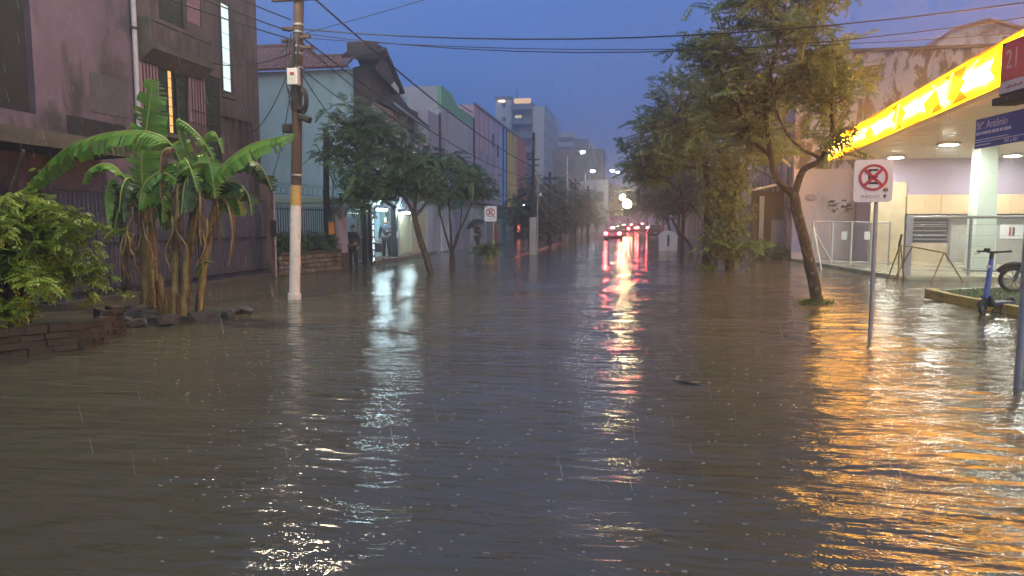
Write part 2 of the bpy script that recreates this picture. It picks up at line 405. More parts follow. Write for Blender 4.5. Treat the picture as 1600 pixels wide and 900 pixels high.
# windows
def window(y0,y1,z0,z1,pane,nb,nv,name='window',frame=iron,d=.16):
    f = MB()
    t=.045
    f.box(X0-d,X0-d+.05,y0,y1,z0,z0+t); f.box(X0-d,X0-d+.05,y0,y1,z1-t,z1)
    f.box(X0-d,X0-d+.05,y0,y0+t,z0+t,z1-t); f.box(X0-d,X0-d+.05,y1-t,y1,z0+t,z1-t)
    w = f.build(name, frame, ph)
    hs = (z1-z0)/nb; ws=(y1-y0)/nv
    for i in range(nb):
        for j in range(nv):
            MB().box(X0-d-.02,X0-d+.012,y0+j*ws+.012,y0+(j+1)*ws-.012,z0+i*hs+.012,z0+(i+1)*hs-.012).build('pane', pane, w)
    return w
# stair window of frosted panes
sw = window(19.1,19.62,5.42,7.95,frosted,6,2,'stair_window',d=-.01)
# lamp-lit window between half-open shutters
lw = window(16.75,17.1,3.95,5.62,lit_orange,7,2)
def shutter(y0,y1,z0,z1,mt,n,x=X0-.05):
    f=MB().box(x,x+.03,y0,y1,z0,z1).build('shutter', mt, ph)
    h=(z1-z0-.1)/n
    for i in range(n):
        MB().obox((x+.04,(y0+y1)/2,z0+.05+h*(i+.5)),(.012,(y1-y0)-.1,h*.8),Matrix.Rotation(R(22),3,'Y')).build('slat', mt, f)
shutter(16.36,16.74,3.97,5.6,green_dark,14); shutter(17.11,17.47,3.97,5.6,green_dark,14)
shutter(18.31,18.64,3.42,5.73,green_dark,16); shutter(18.66,18.99,3.42,5.73,green_dark,16)
shutter(16.43,16.9,6.63,8.95,green_dark,16); shutter(16.92,17.41,6.63,8.95,green_dark,16)
shutter(17.59,18.24,6.99,8.98,pink_sh,6); shutter(15.76,16.24,7.36,8.98,pink_sh,5)
MB().box(X0-.2,X0-.15,13.2,14.3,.1,2.3).build('door', green_dark, ph)
MB().box(X0-.2,X0-.15,17.6,18.9,.1,2.5).build('door', green_dark, ph)
# pink grilled piers either side of the lit window
for y0,y1,z0,z1 in ((15.6,16.3,4.3,5.78),(17.52,18.26,4.35,5.72)):
    g = MB().box(X0+.036,X0+.06,y0,y1,z0,z1).build('grille_panel', pink_sh, ph)
    for k in range(6):
        y=y0+.06+(y1-y0-.12)*k/5
        MB().box(X0+.08,X0+.098,y-.009,y+.009,z0-.02,z1+.02).build('bar', iron, g)
    MB().box(X0+.078,X0+.1,y0,y1,z0+.3,z0+.32).build('rail', iron, g)
# sills and a broken cornice
for y0,y1,z in ((16.3,17.53,3.9),(18.25,19.05,3.35),(19.05,19.67,5.34)):
    MB().box(X0+.036,X0+.16,y0,y1,z-.08,z+.03).build('window_sill', moss, ph)
MB().box(X0+.036,X0+.2,19.0,20.4,4.7,5.2).build('stained_apron', plaster_dirty, ph)
for y in (19.2,19.55,19.95,20.3): MB().box(X0+.036,X0+.12,y,y+.16,3.4,4.69).build('pilaster_strip', plaster_dirty, ph)
# drain pipe
pv = mat('pale_pipe', (.42,.40,.5), rough=.5, scale=5)
dp = MB().tube([(X0+.12,15.38,-.3),(X0+.12,15.38,ZT)], .06, 12).build('drain_pipe', pv, ph)
for z in (2.2,4.2,6.2,8.2): MB().lathe([(.075,z-.03),(.075,z+.03)],(X0+.12,15.38,0),12).build('bracket', iron, dp)

# barred fence along the pavement in front of it
blue_pale = mat('blue_grey_bars', (.10,.11,.18), (.07,.08,.13), rough=.6, metal=.2)
fe = thing('barred_fence', 'tall grey barred fence behind the banana plants', 'fence', (-11.0,15,0))
bar = MB().box(-.011,.011,-.011,.011,0,2.25).mesh('fence_bar', blue_pale)
y = 12.0; k = 0
while y < 20.2:
    if not (13.9 < y < 14.0): inst('bar', bar, fe, (-11.0,y,.12+.02*math.sin(k)))
    y += .118; k += 1
for z in (.25,1.22,2.3): MB().box(-11.03,-10.97,11.95,20.25,z,z+.045).build('rail', iron, fe)
for y in (11.9,14.05,16.9): MB().box(-11.05,-10.95,y-.05,y+.05,-.4,2.45).build('post', iron, fe)
MB().box(-11.2,-10.8,11.8,20.2,-.45,.13).build('plinth', moss, fe)
# end pillars between the pink house and the blue house
pl = thing('gate_pillar', 'weathered square pillar at the corner of the pink house', 'pillar', (-11.0,20.55,0))
bevel(MB().box(-11.2,-10.9,20.35,20.62,-.45,3.0).build('shaft', plaster_dirty, pl), .02)
bevel(MB().box(-11.25,-10.85,20.3,20.67,3.0,3.12).build('cap', moss, pl), .02)
MB().box(-10.899,-10.82,20.38,20.58,1.25,1.75).build('meter_box', iron, pl)
bevel(MB().box(-11.15,-10.95,20.66,20.84,-.45,2.6).build('strip', pv, pl), .02)

# ================================================================ blue house with dark chalet front
bluew = mat('blue_render', (.38,.55,.62), (.33,.48,.56), rough=.85, scale=.7, bump=.003, stain=(.22,.34,.4), sscale=(.8,.8,.3), sthr=(.52,.72))
stone_dk = mat('dark_stone', (.10,.085,.08), (.05,.045,.04), rough=.9, scale=3, bump=.015, bscale=9)
tile_m = mat('clay_tile', (.34,.15,.12), (.2,.1,.085), rough=.75, scale=4, stain=(.1,.07,.06), sscale=(3,3,3))
wood_dk = mat('dark_wood', (.06,.045,.04), (.03,.025,.022), rough=.8, scale=6)
lav = mat('lavender_render', (.42,.36,.47), (.35,.3,.4), rough=.85, scale=1.2, stain=(.2,.17,.2), sscale=(.8,.8,.5))
bh = thing('blue_house', 'pale blue house wall under red clay tiles with dark gabled front', 'house', (-13,28,0))
m = MB(); m.box(-20,-11.14,28,35,-.45,7.88); m.build('wall', bluew, bh)
m = MB().box(-11.137,-10.46,27.9,34.6,2.25,7.1); m.prism([(-11.137,27.9,7.1),(-11.137,33.2,7.1),(-11.137,28.9,8.2),(-11.137,27.9,7.9)][::-1],(.677,0,0)); m.build('front_block', stone_dk, bh)
m = MB().box(-11.13,-10.55,27.95,28.3,-.45,2.2); m.build('stone_pier', stone_dk, bh)
# street front of the block
m = MB(); m.facade((-10.455,28.2,0),(0,1,0),6.3,2.3,6.6,[(1.6,2.6,3.2,5.0),(3.6,4.8,3.2,5.0)],.15,nrm=(1,0,0)); m.build('street_front', lav, bh)
for a in (29.8,31.8): MB().box(-10.62,-10.59,a,a+1.0+.2*(a>30),3.2,5.0).build('window', dglass, bh)
# steep chalet roof slabs (ridge across the street) and lower eave
def slab(a,b,c,d,t,name,mt,par):
    a,b,c,d=[V(*q) for q in (a,b,c,d)]; n=(b-a).cross(d-a).normalized()*t
    return MB().add([a,b,c,d,a+n,b+n,c+n,d+n],[(0,3,2,1),(4,5,6,7),(0,1,5,4),(1,2,6,5),(2,3,7,6),(3,0,4,7)]).build(name, mt, par, recalc=True)
AP=(28.25,8.62)
rn = slab((-11.25,27.1,8.12),(-9.85,27.1,8.12),(-9.85,AP[0],AP[1]),(-11.25,AP[0],AP[1]),.12,'gable_roof',wood_dk,bh)
slab((-11.25,AP[0],AP[1]),(-9.85,AP[0],AP[1]),(-9.85,30.6,7.28),(-11.25,30.6,7.28),.12,'gable_roof',wood_dk,bh)
m = MB().box(-11.13,-10.0,27.3,28.6,8.3,8.75); m.build('chimney_block', stone_dk, bh)
slab((-10.4,28.7,6.72),(-9.75,28.7,6.72),(-9.75,34.1,6.22),(-10.4,34.1,6.62),.14,'lower_eave',wood_dk,bh)
MB().bar((-9.74,28.9,6.62),(-9.74,34.1,6.16),.05).build('gutter', galv, bh)
m = MB().prism([(-10.0,27.3,7.7),(-10.0,30.3,7.2),(-10.0,28.25,8.5)],(.06,0,0)); m.build('gable_board', wood_dk, bh)
MB().prism([(-9.93,29.0,7.35),(-9.93,30.0,7.2),(-9.93,30.0,7.42),(-9.93,29.4,7.6)],(.03,0,0)).build('white_patch', mat('flaked_paint',(.55,.58,.58)), bh)
# clay tile roof slope facing the crossing
sl_b = MB().add([(-20,27.7,7.9),(-11.2,27.7,7.9),(-12.6,28.9,8.6),(-20,30.2,9.5),(-20,27.7,7.86),(-11.2,27.7,7.86)],[(0,1,2,3),(0,4,5,1)]).build('roof_deck', tile_m, bh)
tl=[]
prof=[(.085*math.cos(a),.045*math.sin(a)) for a in np.linspace(0,math.pi,5)]
mt_=MB(); L_=.46
mt_.add([(x,0,z) for x,z in prof]+[(x*.88,L_,z*.9+.0) for x,z in prof],[(i,i+1,6+i,5+i) for i in range(4)],True)
mt_.add([(x,0,z) for x,z in prof],[(0,1,2,3,4)])
tile_me=mt_.mesh('clay_tile_piece',tile_m)
for i in range(34):
    x=-17.6+i*.19
    top = 8.45 if x>-12.9 else min(9.3, 8.5+(-12.9-x)*.6)
    nrow=max(1,int((top-7.80)/.2))
    for r in range(nrow):
        yy=27.62+r*.33; zz=7.92+r*.215
        inst('tile', tile_me, sl_b, (x+jit(.012),yy,zz+jit(.01)), (R(33)+jit(.02),0,jit(.03)))
MB().tube([(-17.6,29.75,9.36),(-14.4,29.7,9.34),(-12.9,28.55,8.56),(-11.2,28.5,8.5)],.09,8).build('ridge', tile_m, bh)

# stone base wall with blue railings, thorny hedge and yellow board
st_m = [mat('wall_stone_%s'%n,c,rough=.85,scale=7,bump=.012,bscale=16) for n,c in (('buff',(.24,.2,.15)),('grey',(.17,.16,.15)),('brown',(.15,.11,.085)))]
mortar = mat('mortar', (.09,.085,.08), rough=.95, scale=6)
sf = thing('railing_wall', 'low rubble stone wall carrying dark blue railings', 'wall', (-10.7,22,0))
P0, P1 = V(-10.9,20.9,0), V(-10.3,24.3,0)
d = (P1-P0); Lw=d.length; u=d.normalized(); nr=V(u.y,-u.x,0)
ang=math.atan2(u.y,u.x)
MB().prism([P0+V(0,0,-.45),P1+V(0,0,-.45),P1+V(0,0,.66),P0+V(0,0,.66)],-nr*.3).build('core', mortar, sf)
stone_me=[]
for k in range(5):
    b=bmesh.new(); bmesh.ops.create_icosphere(b,subdivisions=1,radius=.5)
    for v in b.verts:
        v.co=V(max(-.42,min(.42,v.co.x*1.2)),v.co.y*.6,max(-.42,min(.42,v.co.z*1.2)))*random.uniform(.93,1.04)
    me=bpy.data.meshes.new('stone'); b.to_mesh(me); b.free(); me.materials.append(st_m[k%3]); stone_me.append(me)
z=-.02
while z<.64:
    h=random.uniform(.13,.19); a=-.05
    while a<Lw:
        w=random.uniform(.15,.3)
        p=P0+u*(a+w/2)+V(0,0,z+h/2)
        inst('stone', random.choice(stone_me), sf, p, (0,0,ang), (w*1.12,.17,h*1.12)); a+=w
    z+=h
MB().prism([P0+V(0,0,.66)+nr*.05,P1+V(0,0,.66)+nr*.05,P1+V(0,0,.73)+nr*.05,P0+V(0,0,.73)+nr*.05],-nr*.4).build('coping', moss, sf)
navy = mat('navy_paint', (.03,.055,.10), rough=.5)
bar2=MB().box(-.013,.013,-.013,.013,0,1.5).mesh('railing_bar', navy)
k=0; a=.05
while a<Lw-.05:
    inst('bar', bar2, sf, P0+u*a+V(0,0,.73)-nr*.15); a+=.125
for z in (.86,2.1): MB().prism([P0+V(0,0,z)-nr*.17,P1+V(0,0,z)-nr*.17,P1+V(0,0,z+.04)-nr*.17,P0+V(0,0,z+.04)-nr*.17],nr*.04).build('rail', navy, sf)
yb = mat('yellow_board', (.55,.32,.06), (.4,.2,.04), rough=.6)
q=P0+u*(Lw*.83)
MB().prism([q+V(0,0,1.25)-nr*.1,q+u*.36+V(0,0,1.27)-nr*.1,q+u*.36+V(0,0,1.72)-nr*.1,q+V(0,0,1.7)-nr*.1],nr*.02).build('yellow_board', yb, sf)
# coil wire above railings on thin stays
rw=[]
wm=MB()
for i in range(0,int(Lw*40)):
    t=i/(Lw*40); a=i*.55
    rw.append(P0+u*(t*Lw)-nr*(.15+.16*math.cos(a))+V(0,0,2.75+.16*math.sin(a)))
wm.tube(rw,.006,3); wm.build('razor_coil', iron, sf)
for t in (.28,.95): MB().bar(P0+u*(Lw*t)-nr*.15+V(0,0,2.1),P0+u*(Lw*t)-nr*.15+V(0,0,3.1),.018).build('stay', iron, sf)
for z in (2.6,2.95): MB().bar(P0-nr*.15+V(0,0,z),P1-nr*.15+V(0,0,z),.006,4).build('strand', iron, sf)
pp = thing('gate_post', 'lavender gate post beside the barber shop gate', 'pillar', (-10.3,24.5,0))
bevel(MB().box(-10.55,-10.22,24.32,24.78,.6,2.2).build('shaft', lav, pp),.02)
bevel(MB().box(-10.6,-10.18,24.28,24.82,-.45,.6).build('base', stone_dk, pp),.02)
bevel(MB().box(-10.6,-10.17,24.27,24.83,2.2,2.28).build('cap', lav, pp),.02)
# tall timber mast behind it
tm = tag(MB().tube([(-10.8,24.3,-.4),(-10.8,24.3,2.6),(-10.78,24.35,5.0)],[.12,.11,.09],10).build('timber_mast', wood_dk), 'bare dark timber mast rising behind the lavender gate post', 'mast')
# ================================================================ barber shop entrance
hall_m = mat('pale_green_hall', (.42,.52,.46), (.36,.46,.4), rough=.6, scale=2)
tube_w = glow('cool_tube', (.62,.9,1.), 220.)
tube_h = glow('hall_tube', (.8,.97,1.), 40.)
white = mat('white_paint', (.72,.72,.74), (.6,.6,.62), rough=.5, scale=3)
black = mat('black_frame', (.02,.02,.022), rough=.5)
bs = thing('barber_shop', 'bright lit barber shop doorway with black posts', 'shop', (-10.4,27.5,0))
MB().box(-13.2,-13.1,26.9,31,.02,2.6).build('back_wall', hall_m, bs)
MB().box(-13.1,-10.5,30.75,30.9,.02,2.6).build('side_wall', hall_m, bs)
MB().box(-13.1,-10.6,24.9,25.0,.02,2.6).build('side_wall', bluew, bs)
MB().box(-13.2,-13.1,24.9,26.9,.02,2.6).build('back_wall', dark_wall, bs)
MB().box(-13.2,-10.15,24.85,31.0,2.42,2.6).build('ceiling', hall_m, bs)
MB().box(-13.2,-10.0,27.1,30.9,-.45,.16).build('step', st_m[2], bs)
MB().box(-13.2,-10.4,24.85,27.1,-.45,.05).build('step', st_m[1], bs)
for y in (26.75,27.2,30.35): bevel(MB().box(-10.5,-10.25,y,y+.2,-.45,2.5).build('post', black, bs),.01)
MB().box(-10.52,-10.3,24.8,31,2.5,2.75).build('lintel', black, bs)
MB().bar((-9.95,27.15,2.2),(-9.95,28.3,2.2),.04).build('tube_lamp', tube_w, bs)
MB().bar((-9.95,30.5,2.12),(-9.95,31.3,2.12),.04).build('tube_lamp', tube_w, bs)
MB().bar((-11.9,28.6,2.36),(-11.9,30.2,2.36),.03).build('tube_lamp', tube_h, bs)
MB().bar((-11.2,25.3,2.2),(-11.2,26.2,2.2),.012).build('tube_lamp', tube_h, bs)
MB().tube([(-10.75,28.35,.25)]+[(-10.75,28.35+.75*(1-math.cos(a))*.5*2-.02,1.0+1.15*math.sin(a)) for a in np.linspace(.1,2.2,10)],.022,6).build('white_arch', white, bs)
MB().box(-10.24,-10.2,30.38,30.5,1.0,1.3).build('notice', white, bs)
# upright sign
sg = thing('upright_sign', 'narrow black upright sign reading BARBEARIA in white letters', 'sign', (-10.18,27.25,0))
MB().box(-10.2,-10.14,27.02,27.38,.08,2.4).build('board', black, sg)
let_m = glow('backlit_letter', (.85,.97,1.), 1.6)
for i,ch in enumerate('BARBEARIA'):
    text('letter', ch, .27, let_m, sg, (.05,-.05,2.24-i*.255), (R(90),0,R(90)), .008, sx=1.35)
# gate in front of the dim passage: bars
gt = thing('barred_gate', 'narrow barred gate between lavender post and barber shop', 'gate', (-10.35,25.7,0))
gb=MB().box(-.01,.01,-.01,.01,0,1.95).mesh('gate_bar', galv)
for i in range(12): inst('bar', gb, gt, (-10.42,24.95+i*.15,.1))
for z in (.15,1.1,2.02): MB().box(-10.44,-10.4,24.9,26.7,z,z+.04).build('rail', galv, gt)
# yellowish grille fence beyond the shop
ybar = mat('cream_bars', (.5,.44,.28), (.4,.34,.2), rough=.6)
gf = thing('grille_fence', 'cream vertical bar fence beyond the barber shop', 'fence', (-10.3,33,0))
cb=MB().box(-.012,.012,-.016,.016,0,1.95).mesh('cream_bar', ybar)
for i in range(34): inst('bar', cb, gf, (-10.3,31.1+i*.165,.15))
for y in (31.0,32.7,34.4,36.7): MB().box(-10.34,-10.26,y-.04,y+.04,-.4,2.15).build('post', ybar, gf)
for z in (.25,2.0): MB().box(-10.32,-10.28,31,36.7,z,z+.05).build('rail', ybar, gf)
MB().box(-10.5,-10.15,31,36.7,-.45,.16).build('plinth', st_m[1], gf)
yw = tag(MB().box(-11.6,-11.45,31.1,37,-.45,2.9).build('garden_wall', mat('cream_wall',(.4,.37,.27),rough=.85)),'cream garden wall behind the vertical bar fence','wall')

# ================================================================ row of buildings up the left side
greyp = mat('grey_render', (.42,.43,.48), (.35,.36,.41), rough=.85, scale=.8, stain=(.2,.2,.24), sscale=(.5,.5,.25), sthr=(.5,.7))
purp_spk = mat('speckled_purple', (.38,.36,.46), (.24,.22,.3), rough=.9, scale=5)
greenp = mat('green_paint', (.2,.44,.27), rough=.7)
b1 = thing('party_wall_house', 'speckled purple house wall beyond the dark gable', 'building', (-10.5,35,0))
MB().box(-20,-10.1,35.1,37.3,2.8,7.3).build('wall', purp_spk, b1)
MB().box(-20,-10.2,35.15,37.25,-.45,2.8).build('lower_wall', greyp, b1)
MB().bar((-10.05,37.2,2.9),(-10.05,37.2,7.45),.06).build('pipe', iron, b1)
b2 = thing('green_topped_building', 'grey two storey building with green painted parapet', 'building', (-10,41,0))
m=MB(); m.facade((-10.,37.35,0),(0,1,0),7.9,2.9,7.75,[(1.2,2.4,3.6,5.2),(4.2,5.6,3.6,5.2)],.15,nrm=(1,0,0))
m.box(-20,-10.002,37.3,45.2,2.9,7.7); m.build('wall', greyp, b2)
m=MB().prism([(-10.002,37.35,7.75),(-10.002,45.25,7.75),(-10.002,45.25,8.4),(-10.002,41.0,8.4),(-10.002,39.4,8.9),(-10.002,37.35,8.9)],(-.2,0,0)); m.build('parapet', greenp, b2)
MB().box(-20,-10.2,37.3,37.4,7.7,8.9).build('end_wall', greyp, b2)
for y in (38.55,41.55): MB().box(-10.2,-10.16,y,y+1.3,3.6,5.2).build('window', dglass, b2)
MB().box(-20,-10.25,37.35,45.2,-.45,2.9).build('ground_floor', greyp, b2)
sh=MB().box(-10.24,-10.2,37.9,39.6,.1,2.4).build('roller_shutter', white, b2)
sm=MB().box(-10.2,-10.17,37.92,39.58,-.045,.045).mesh('slat', white)
for i in range(18): inst('slat', sm, sh, (0,0,.2+i*.122), (0,R(10),0))
MB().box(-10.24,-10.2,41.2,42.3,.05,2.3).build('door', mat('lilac_door',(.33,.3,.45),rough=.6), b2)
MB().box(-10.24,-10.2,43.0,44.8,.05,2.4).build('door', mat('grey_door',(.3,.32,.33),rough=.6), b2)
MB().bar((-9.9,41.0,8.5),(-9.9,44.4,8.55),.03).build('awning_arm', iron, b2)
for y in (39.6,40.2): MB().bar((-9.6,y,3.4),(-9.6,y,4.5),.05).build('vent_pipe', greenp, b2)

b3 = thing('striped_building', 'jutting building painted in lavender, blue, yellow and red upright bands', 'building', (-10,56,0))
bands=[('pink_band',45.3,50.6,(.56,.38,.48)),('lavender_band',50.6,55.4,(.48,.4,.6)),('blue_band',55.4,57.9,(.13,.36,.75)),('yellow_band',57.9,62.8,(.66,.5,.12)),('red_band',62.8,68.5,(.52,.13,.14))]
for n,a,bb,c in bands:
    MB().box(-18,-10.0,a,bb,3.0,9.2).build('upright_band', mat(n,c,tuple(x*.8 for x in c),rough=.8,scale=.7,stain=tuple(x*.55 for x in c),sscale=(.5,.5,.2),sthr=(.52,.75)), b3)
for y in (55.8,57.4): MB().box(-9.998,-9.93,y,y+.16,3.02,9.1).build('fin', navy, b3)
MB().box(-9.998,-9.97,45.4,50.4,3.05,4.6).build('shutter_panel', pink_sh, b3)
MB().box(-9.998,-9.9,45.5,52,4.62,6.4).build('faded_panel', lav, b3)
for y,z in ((51.5,7.2),(53.4,6.6)): MB().box(-9.998,-9.95,y,y+.6,z,z+.9).build('window', dglass, b3)
MB().box(-18,-11.2,45.3,68.5,-.45,3.0).build('ground_floor', greyp, b3)
MB().box(-11.199,-10.3,45.32,52.7,-.45,2.89).build('shop_front', mat('pale_shop_front',(.58,.58,.56),(.5,.5,.48),rough=.7,scale=1.5), b3)
for y in (46.0,48.4,50.8): MB().box(-10.299,-10.27,y,y+1.3,.1,2.3).build('roller_door', mat('roller_grey',(.45,.46,.46),rough=.5), b3)
MB().box(-18,-9.98,45.28,68.52,2.9,2.998).build('soffit', wood_dk, b3)
for y,c,w in ((53.2,(.45,.14,.07),1.4),(55.8,(.05,.33,.42),1.5),(59,(.36,.36,.38),2.0),(62.5,(.42,.43,.45),2.4)):
    MB().box(-11.19,-11.12,y,y+w,.05,2.4).build('door', mat('door_paint_%d'%int(y),c,rough=.5), b3)
for y,c in ((53.0,(.5,.15,.05)),(57.6,(.05,.3,.4))):
    bevel(MB().box(-10.4,-10.05,y,y+.5,-.45,2.9).build('pillar', mat('pillar_%d'%int(y),c,rough=.5), b3),.02)
# gutters, sign boxes, air conditioners and joints that break up the row
for y in (46.9,48.5,50.1,52.2,53.8,59.1,60.3,61.5,64.2,65.6,67.0): MB().box(-9.999,-9.985,y,y+.04,3.02,9.18).build('joint', iron, b3)
MB().box(-10.05,-9.9,45.28,68.5,9.2,9.32).build('parapet_cap', mat('cap_grey',(.25,.25,.27)), b3)
MB().box(-9.99,-9.94,37.4,45.2,5.45,5.58).build('string_course', greyp, b2)
MB().bar((-9.93,45.1,2.9),(-9.93,45.1,8.3),.05).build('down_pipe', iron, b2)
for y in (38.5,41.5): MB().box(-9.99,-9.9,y,y+1.5,3.48,3.58).build('window_sill', white, b2)
MB().box(-10.24,-9.7,39.8,41.0,2.5,2.85).build('shop_sign', mat('sign_teal',(.08,.3,.28),rough=.4), b2)
MB().box(-10.1,-9.95,35.6,36.8,4.0,5.2).build('window', dglass, b1)
# wall lamp at its far end
lmp = thing('wall_lamp', 'small bright white lamp under the red painted band', 'lamp', (-8.7,58.5,3.1))
MB().bar((-10.0,58.5,3.4),(-8.7,58.5,3.35),.025).build('arm', iron, lmp)
MB().lathe([(.02,.2),(.12,.12),(.16,.02)],(-8.7,58.5,3.12),10).build('shade', iron, lmp)
MB().lathe([(.0,-.14),(.1,-.1),(.13,0),(.1,.06)],(-8.7,58.5,3.12),10).build('bulb', glow('cyan_bulb',(.75,1.,.98),60.), lmp)
# glowing grille at the far end
gg = thing('lit_gate', 'dark gate lit red from behind past the striped building', 'gate', (-10,68.8,0))
MB().box(-11.2,-10.9,68.7,70.6,-.4,2.7).build('frame', black, gg)
for i in range(5): MB().box(-10.89,-10.84,68.8+i*.33,68.98+i*.33,.7,1.5).build('lit_pane', glow('red_lit_pane',(1.,.22,.1),1.6), gg)
# low walls / houses beyond, hidden by trees
fh = [(-8.4,72,82,(.3,.2,.17),3.0,'brick red'),(-8.2,83,95,(.4,.4,.42),3.6,'pale grey'),(-8.2,97,112,(.26,.25,.27),4.4,'dark grey')]
for i,(x,a,bb,c,h,nm) in enumerate(fh):
    t=thing('terrace_house', '%s low house front behind the left street trees'%nm, 'house', (x,a,0))
    wm_=mat('house_wall_%d'%i,c,rough=.85)
    m=MB(); W_=bb-a
    opn=[(1+3*k,2.1+3*k,.2,2.3) for k in range(int(W_//3))]
    m.facade((x,a,0),(0,1,0),W_,-.45,h,opn,.15,nrm=(1,0,0)); m.add([(x,a,-.45),(x,a,h),(x-8,a,h),(x-8,a,-.45)],[(0,1,2,3)]); m.add([(x,a,h),(x,bb,h),(x-8,bb,h),(x-8,a,h)],[(0,1,2,3)])
    m.build('wall', wm_, t)
    MB().prism([(x+.3,a-.1,h),(x-4,a-.1,h+1.3),(x-8.3,a-.1,h)],(0,W_+.2,0)).build('roof', tile_m, t)
    for (u0,u1,z0,z1) in opn: MB().box(x-.2,x-.14,a+u0,a+u1,z0,z1).build('door', wood_dk, t)
red_door = tag(MB().box(-8.05,-7.98,79,80,.1,2.3).build('banner', mat('red_banner',(.5,.09,.06),rough=.5)),'upright red banner on the wall behind left trees','banner')
# towers
tw_m = mat('tower_white', (.46,.48,.5), (.4,.42,.45), rough=.8, scale=.3)
tw_d = mat('tower_balcony_grey', (.16,.19,.23), rough=.8, scale=.5)
win_d = mat('far_window', (.05,.06,.08), rough=.3)
tw = thing('apartment_tower', 'white apartment tower with grey balconies and two lit floors', 'tower', (-21,140,0))
MB().box(-26.5,-23.3,140,158,-.4,25.6).build('white_wing', tw_m, tw)
MB().box(-23.2,-19.3,140.6,158,-.4,25.2).build('core', tw_d, tw)
MB().box(-19.2,-16.9,140,168,-.4,24.2).build('side_wing', tw_m, tw)
for i in range(8):
    z=4.2+i*2.75
    MB().box(-23.25,-19.1,138.9,140.6,z,z+1.15).build('balcony', tw_d, tw)
    mt = {7:glow('warm_floor',(1.,.62,.3),1.2),6:None}.get(i)
    wz=(z+1.3,z+2.4)
    w=MB().box(-22.9,-19.6,140.5,140.58,*wz).build('window', mt or win_d, tw)
    if i==6: MB().box(-22.7,-21.4,140.4,140.49,wz[0],wz[0]+.6).build('lit_pane', glow('green_floor',(.95,.85,.4),.9), w)
    if i==4: MB().box(-21.9,-21.4,140.4,140.49,wz[0],wz[0]+.5).build('lit_pane', glow('white_floor',(.8,.95,1.),3.), w)
    MB().box(-25.2,-24.4,139.9,139.99,z+.7,z+1.5).build('window', win_d, tw)
    for k in range(5): MB().box(-16.89,-16.8,142.5+k*5,144+k*5,z+.4,z+1.7).build('window', win_d, tw)
MB().box(-26.6,-23.2,139.8,141,25.6,26.2).build('parapet', tw_d, tw)
MB().box(-25.9,-24.6,139.6,139.9,25.1,25.5).build('roof_lamp', glow('roof_lamp',(1.,.78,.5),3.), tw)
MB().bar((-22.5,142,25.2),(-22.5,142,28),.08).build('mast', iron, tw)
t2 = thing('slab_block', 'long pale blue grey slab block far behind the street lamps', 'building', (-18,205,0))
MB().box(-24,-15.9,205,225,-.4,27.2).build('wall', tw_m, t2)
MB().box(-15.88,-11,207,225,-.4,24.5).build('wall', tw_m, t2)
for i in range(7):
    MB().box(-23.6,-16.2,204.8,204.98,9.5+i*2.5,10.7+i*2.5).build('window_strip', win_d, t2)
    if i<6: MB().box(-15.5,-11.3,206.8,206.98,9.5+i*2.5,10.7+i*2.5).build('window_strip', win_d, t2)
t3 = thing('office_block', 'flat dark green grey office block at the end of the street', 'building', (-9,122,0))
ob = mat('office_wall', (.13,.15,.14), rough=.85, scale=.6)
MB().box(-13.2,-4.7,122,134,-.4,13.6).build('wall', ob, t3)
MB().box(-13.3,-4.6,121.9,134.1,13.6,14.0).build('parapet', tw_d, t3)
for i in range(3):
    for k in range(4): MB().box(-12.6+k*2.1,-11.4+k*2.1,121.85,121.98,4.5+i*3,6.3+i*3).build('window', win_d, t3)
MB().box(-9.6,-7.2,121.3,122.4,14.0,15.6).build('plant_room', tw_d, t3)
t4 = thing('pale_house', 'pale low building below the dark office block', 'building', (-8,116,0))
MB().box(-12.5,-3.6,116,121,-.4,8.4).build('wall', tw_m, t4)
for k in range(4): MB().box(-11.5+k*2,-10.3+k*2,115.9,115.98,5.,6.6).build('window', win_d, t4)
# ================================================================ right: filling station
cream = mat('cream_block', (.50,.40,.26), (.42,.33,.21), rough=.8, scale=2, bump=.004, bscale=20, stain=(.3,.25,.18), sscale=(1,1,.8))
peach = mat('peach_panel', (.60,.42,.26), (.55,.38,.23), rough=.5, scale=2)
mauve = mat('mauve_band', (.32,.26,.36), (.27,.22,.31), rough=.7, scale=1)
stainw = mat('stained_pink_wall', (.38,.34,.40), (.32,.285,.335), rough=.9, scale=.9, bump=.008, bscale=10, stain=(.075,.05,.045), sscale=(1.9,1.9,.8), sthr=(.475,.54))
pinkw = mat('pink_low_wall', (.46,.36,.38), (.4,.31,.33), rough=.85, scale=1.3, stain=(.26,.2,.2), sscale=(1,1,.6), sthr=(.58,.75))
soff = mat('soffit_slat', (.62,.58,.42), (.56,.52,.38), rough=.35, scale=2)
mint = mat('mint_column', (.66,.78,.70), (.62,.74,.66), rough=.3, scale=2)
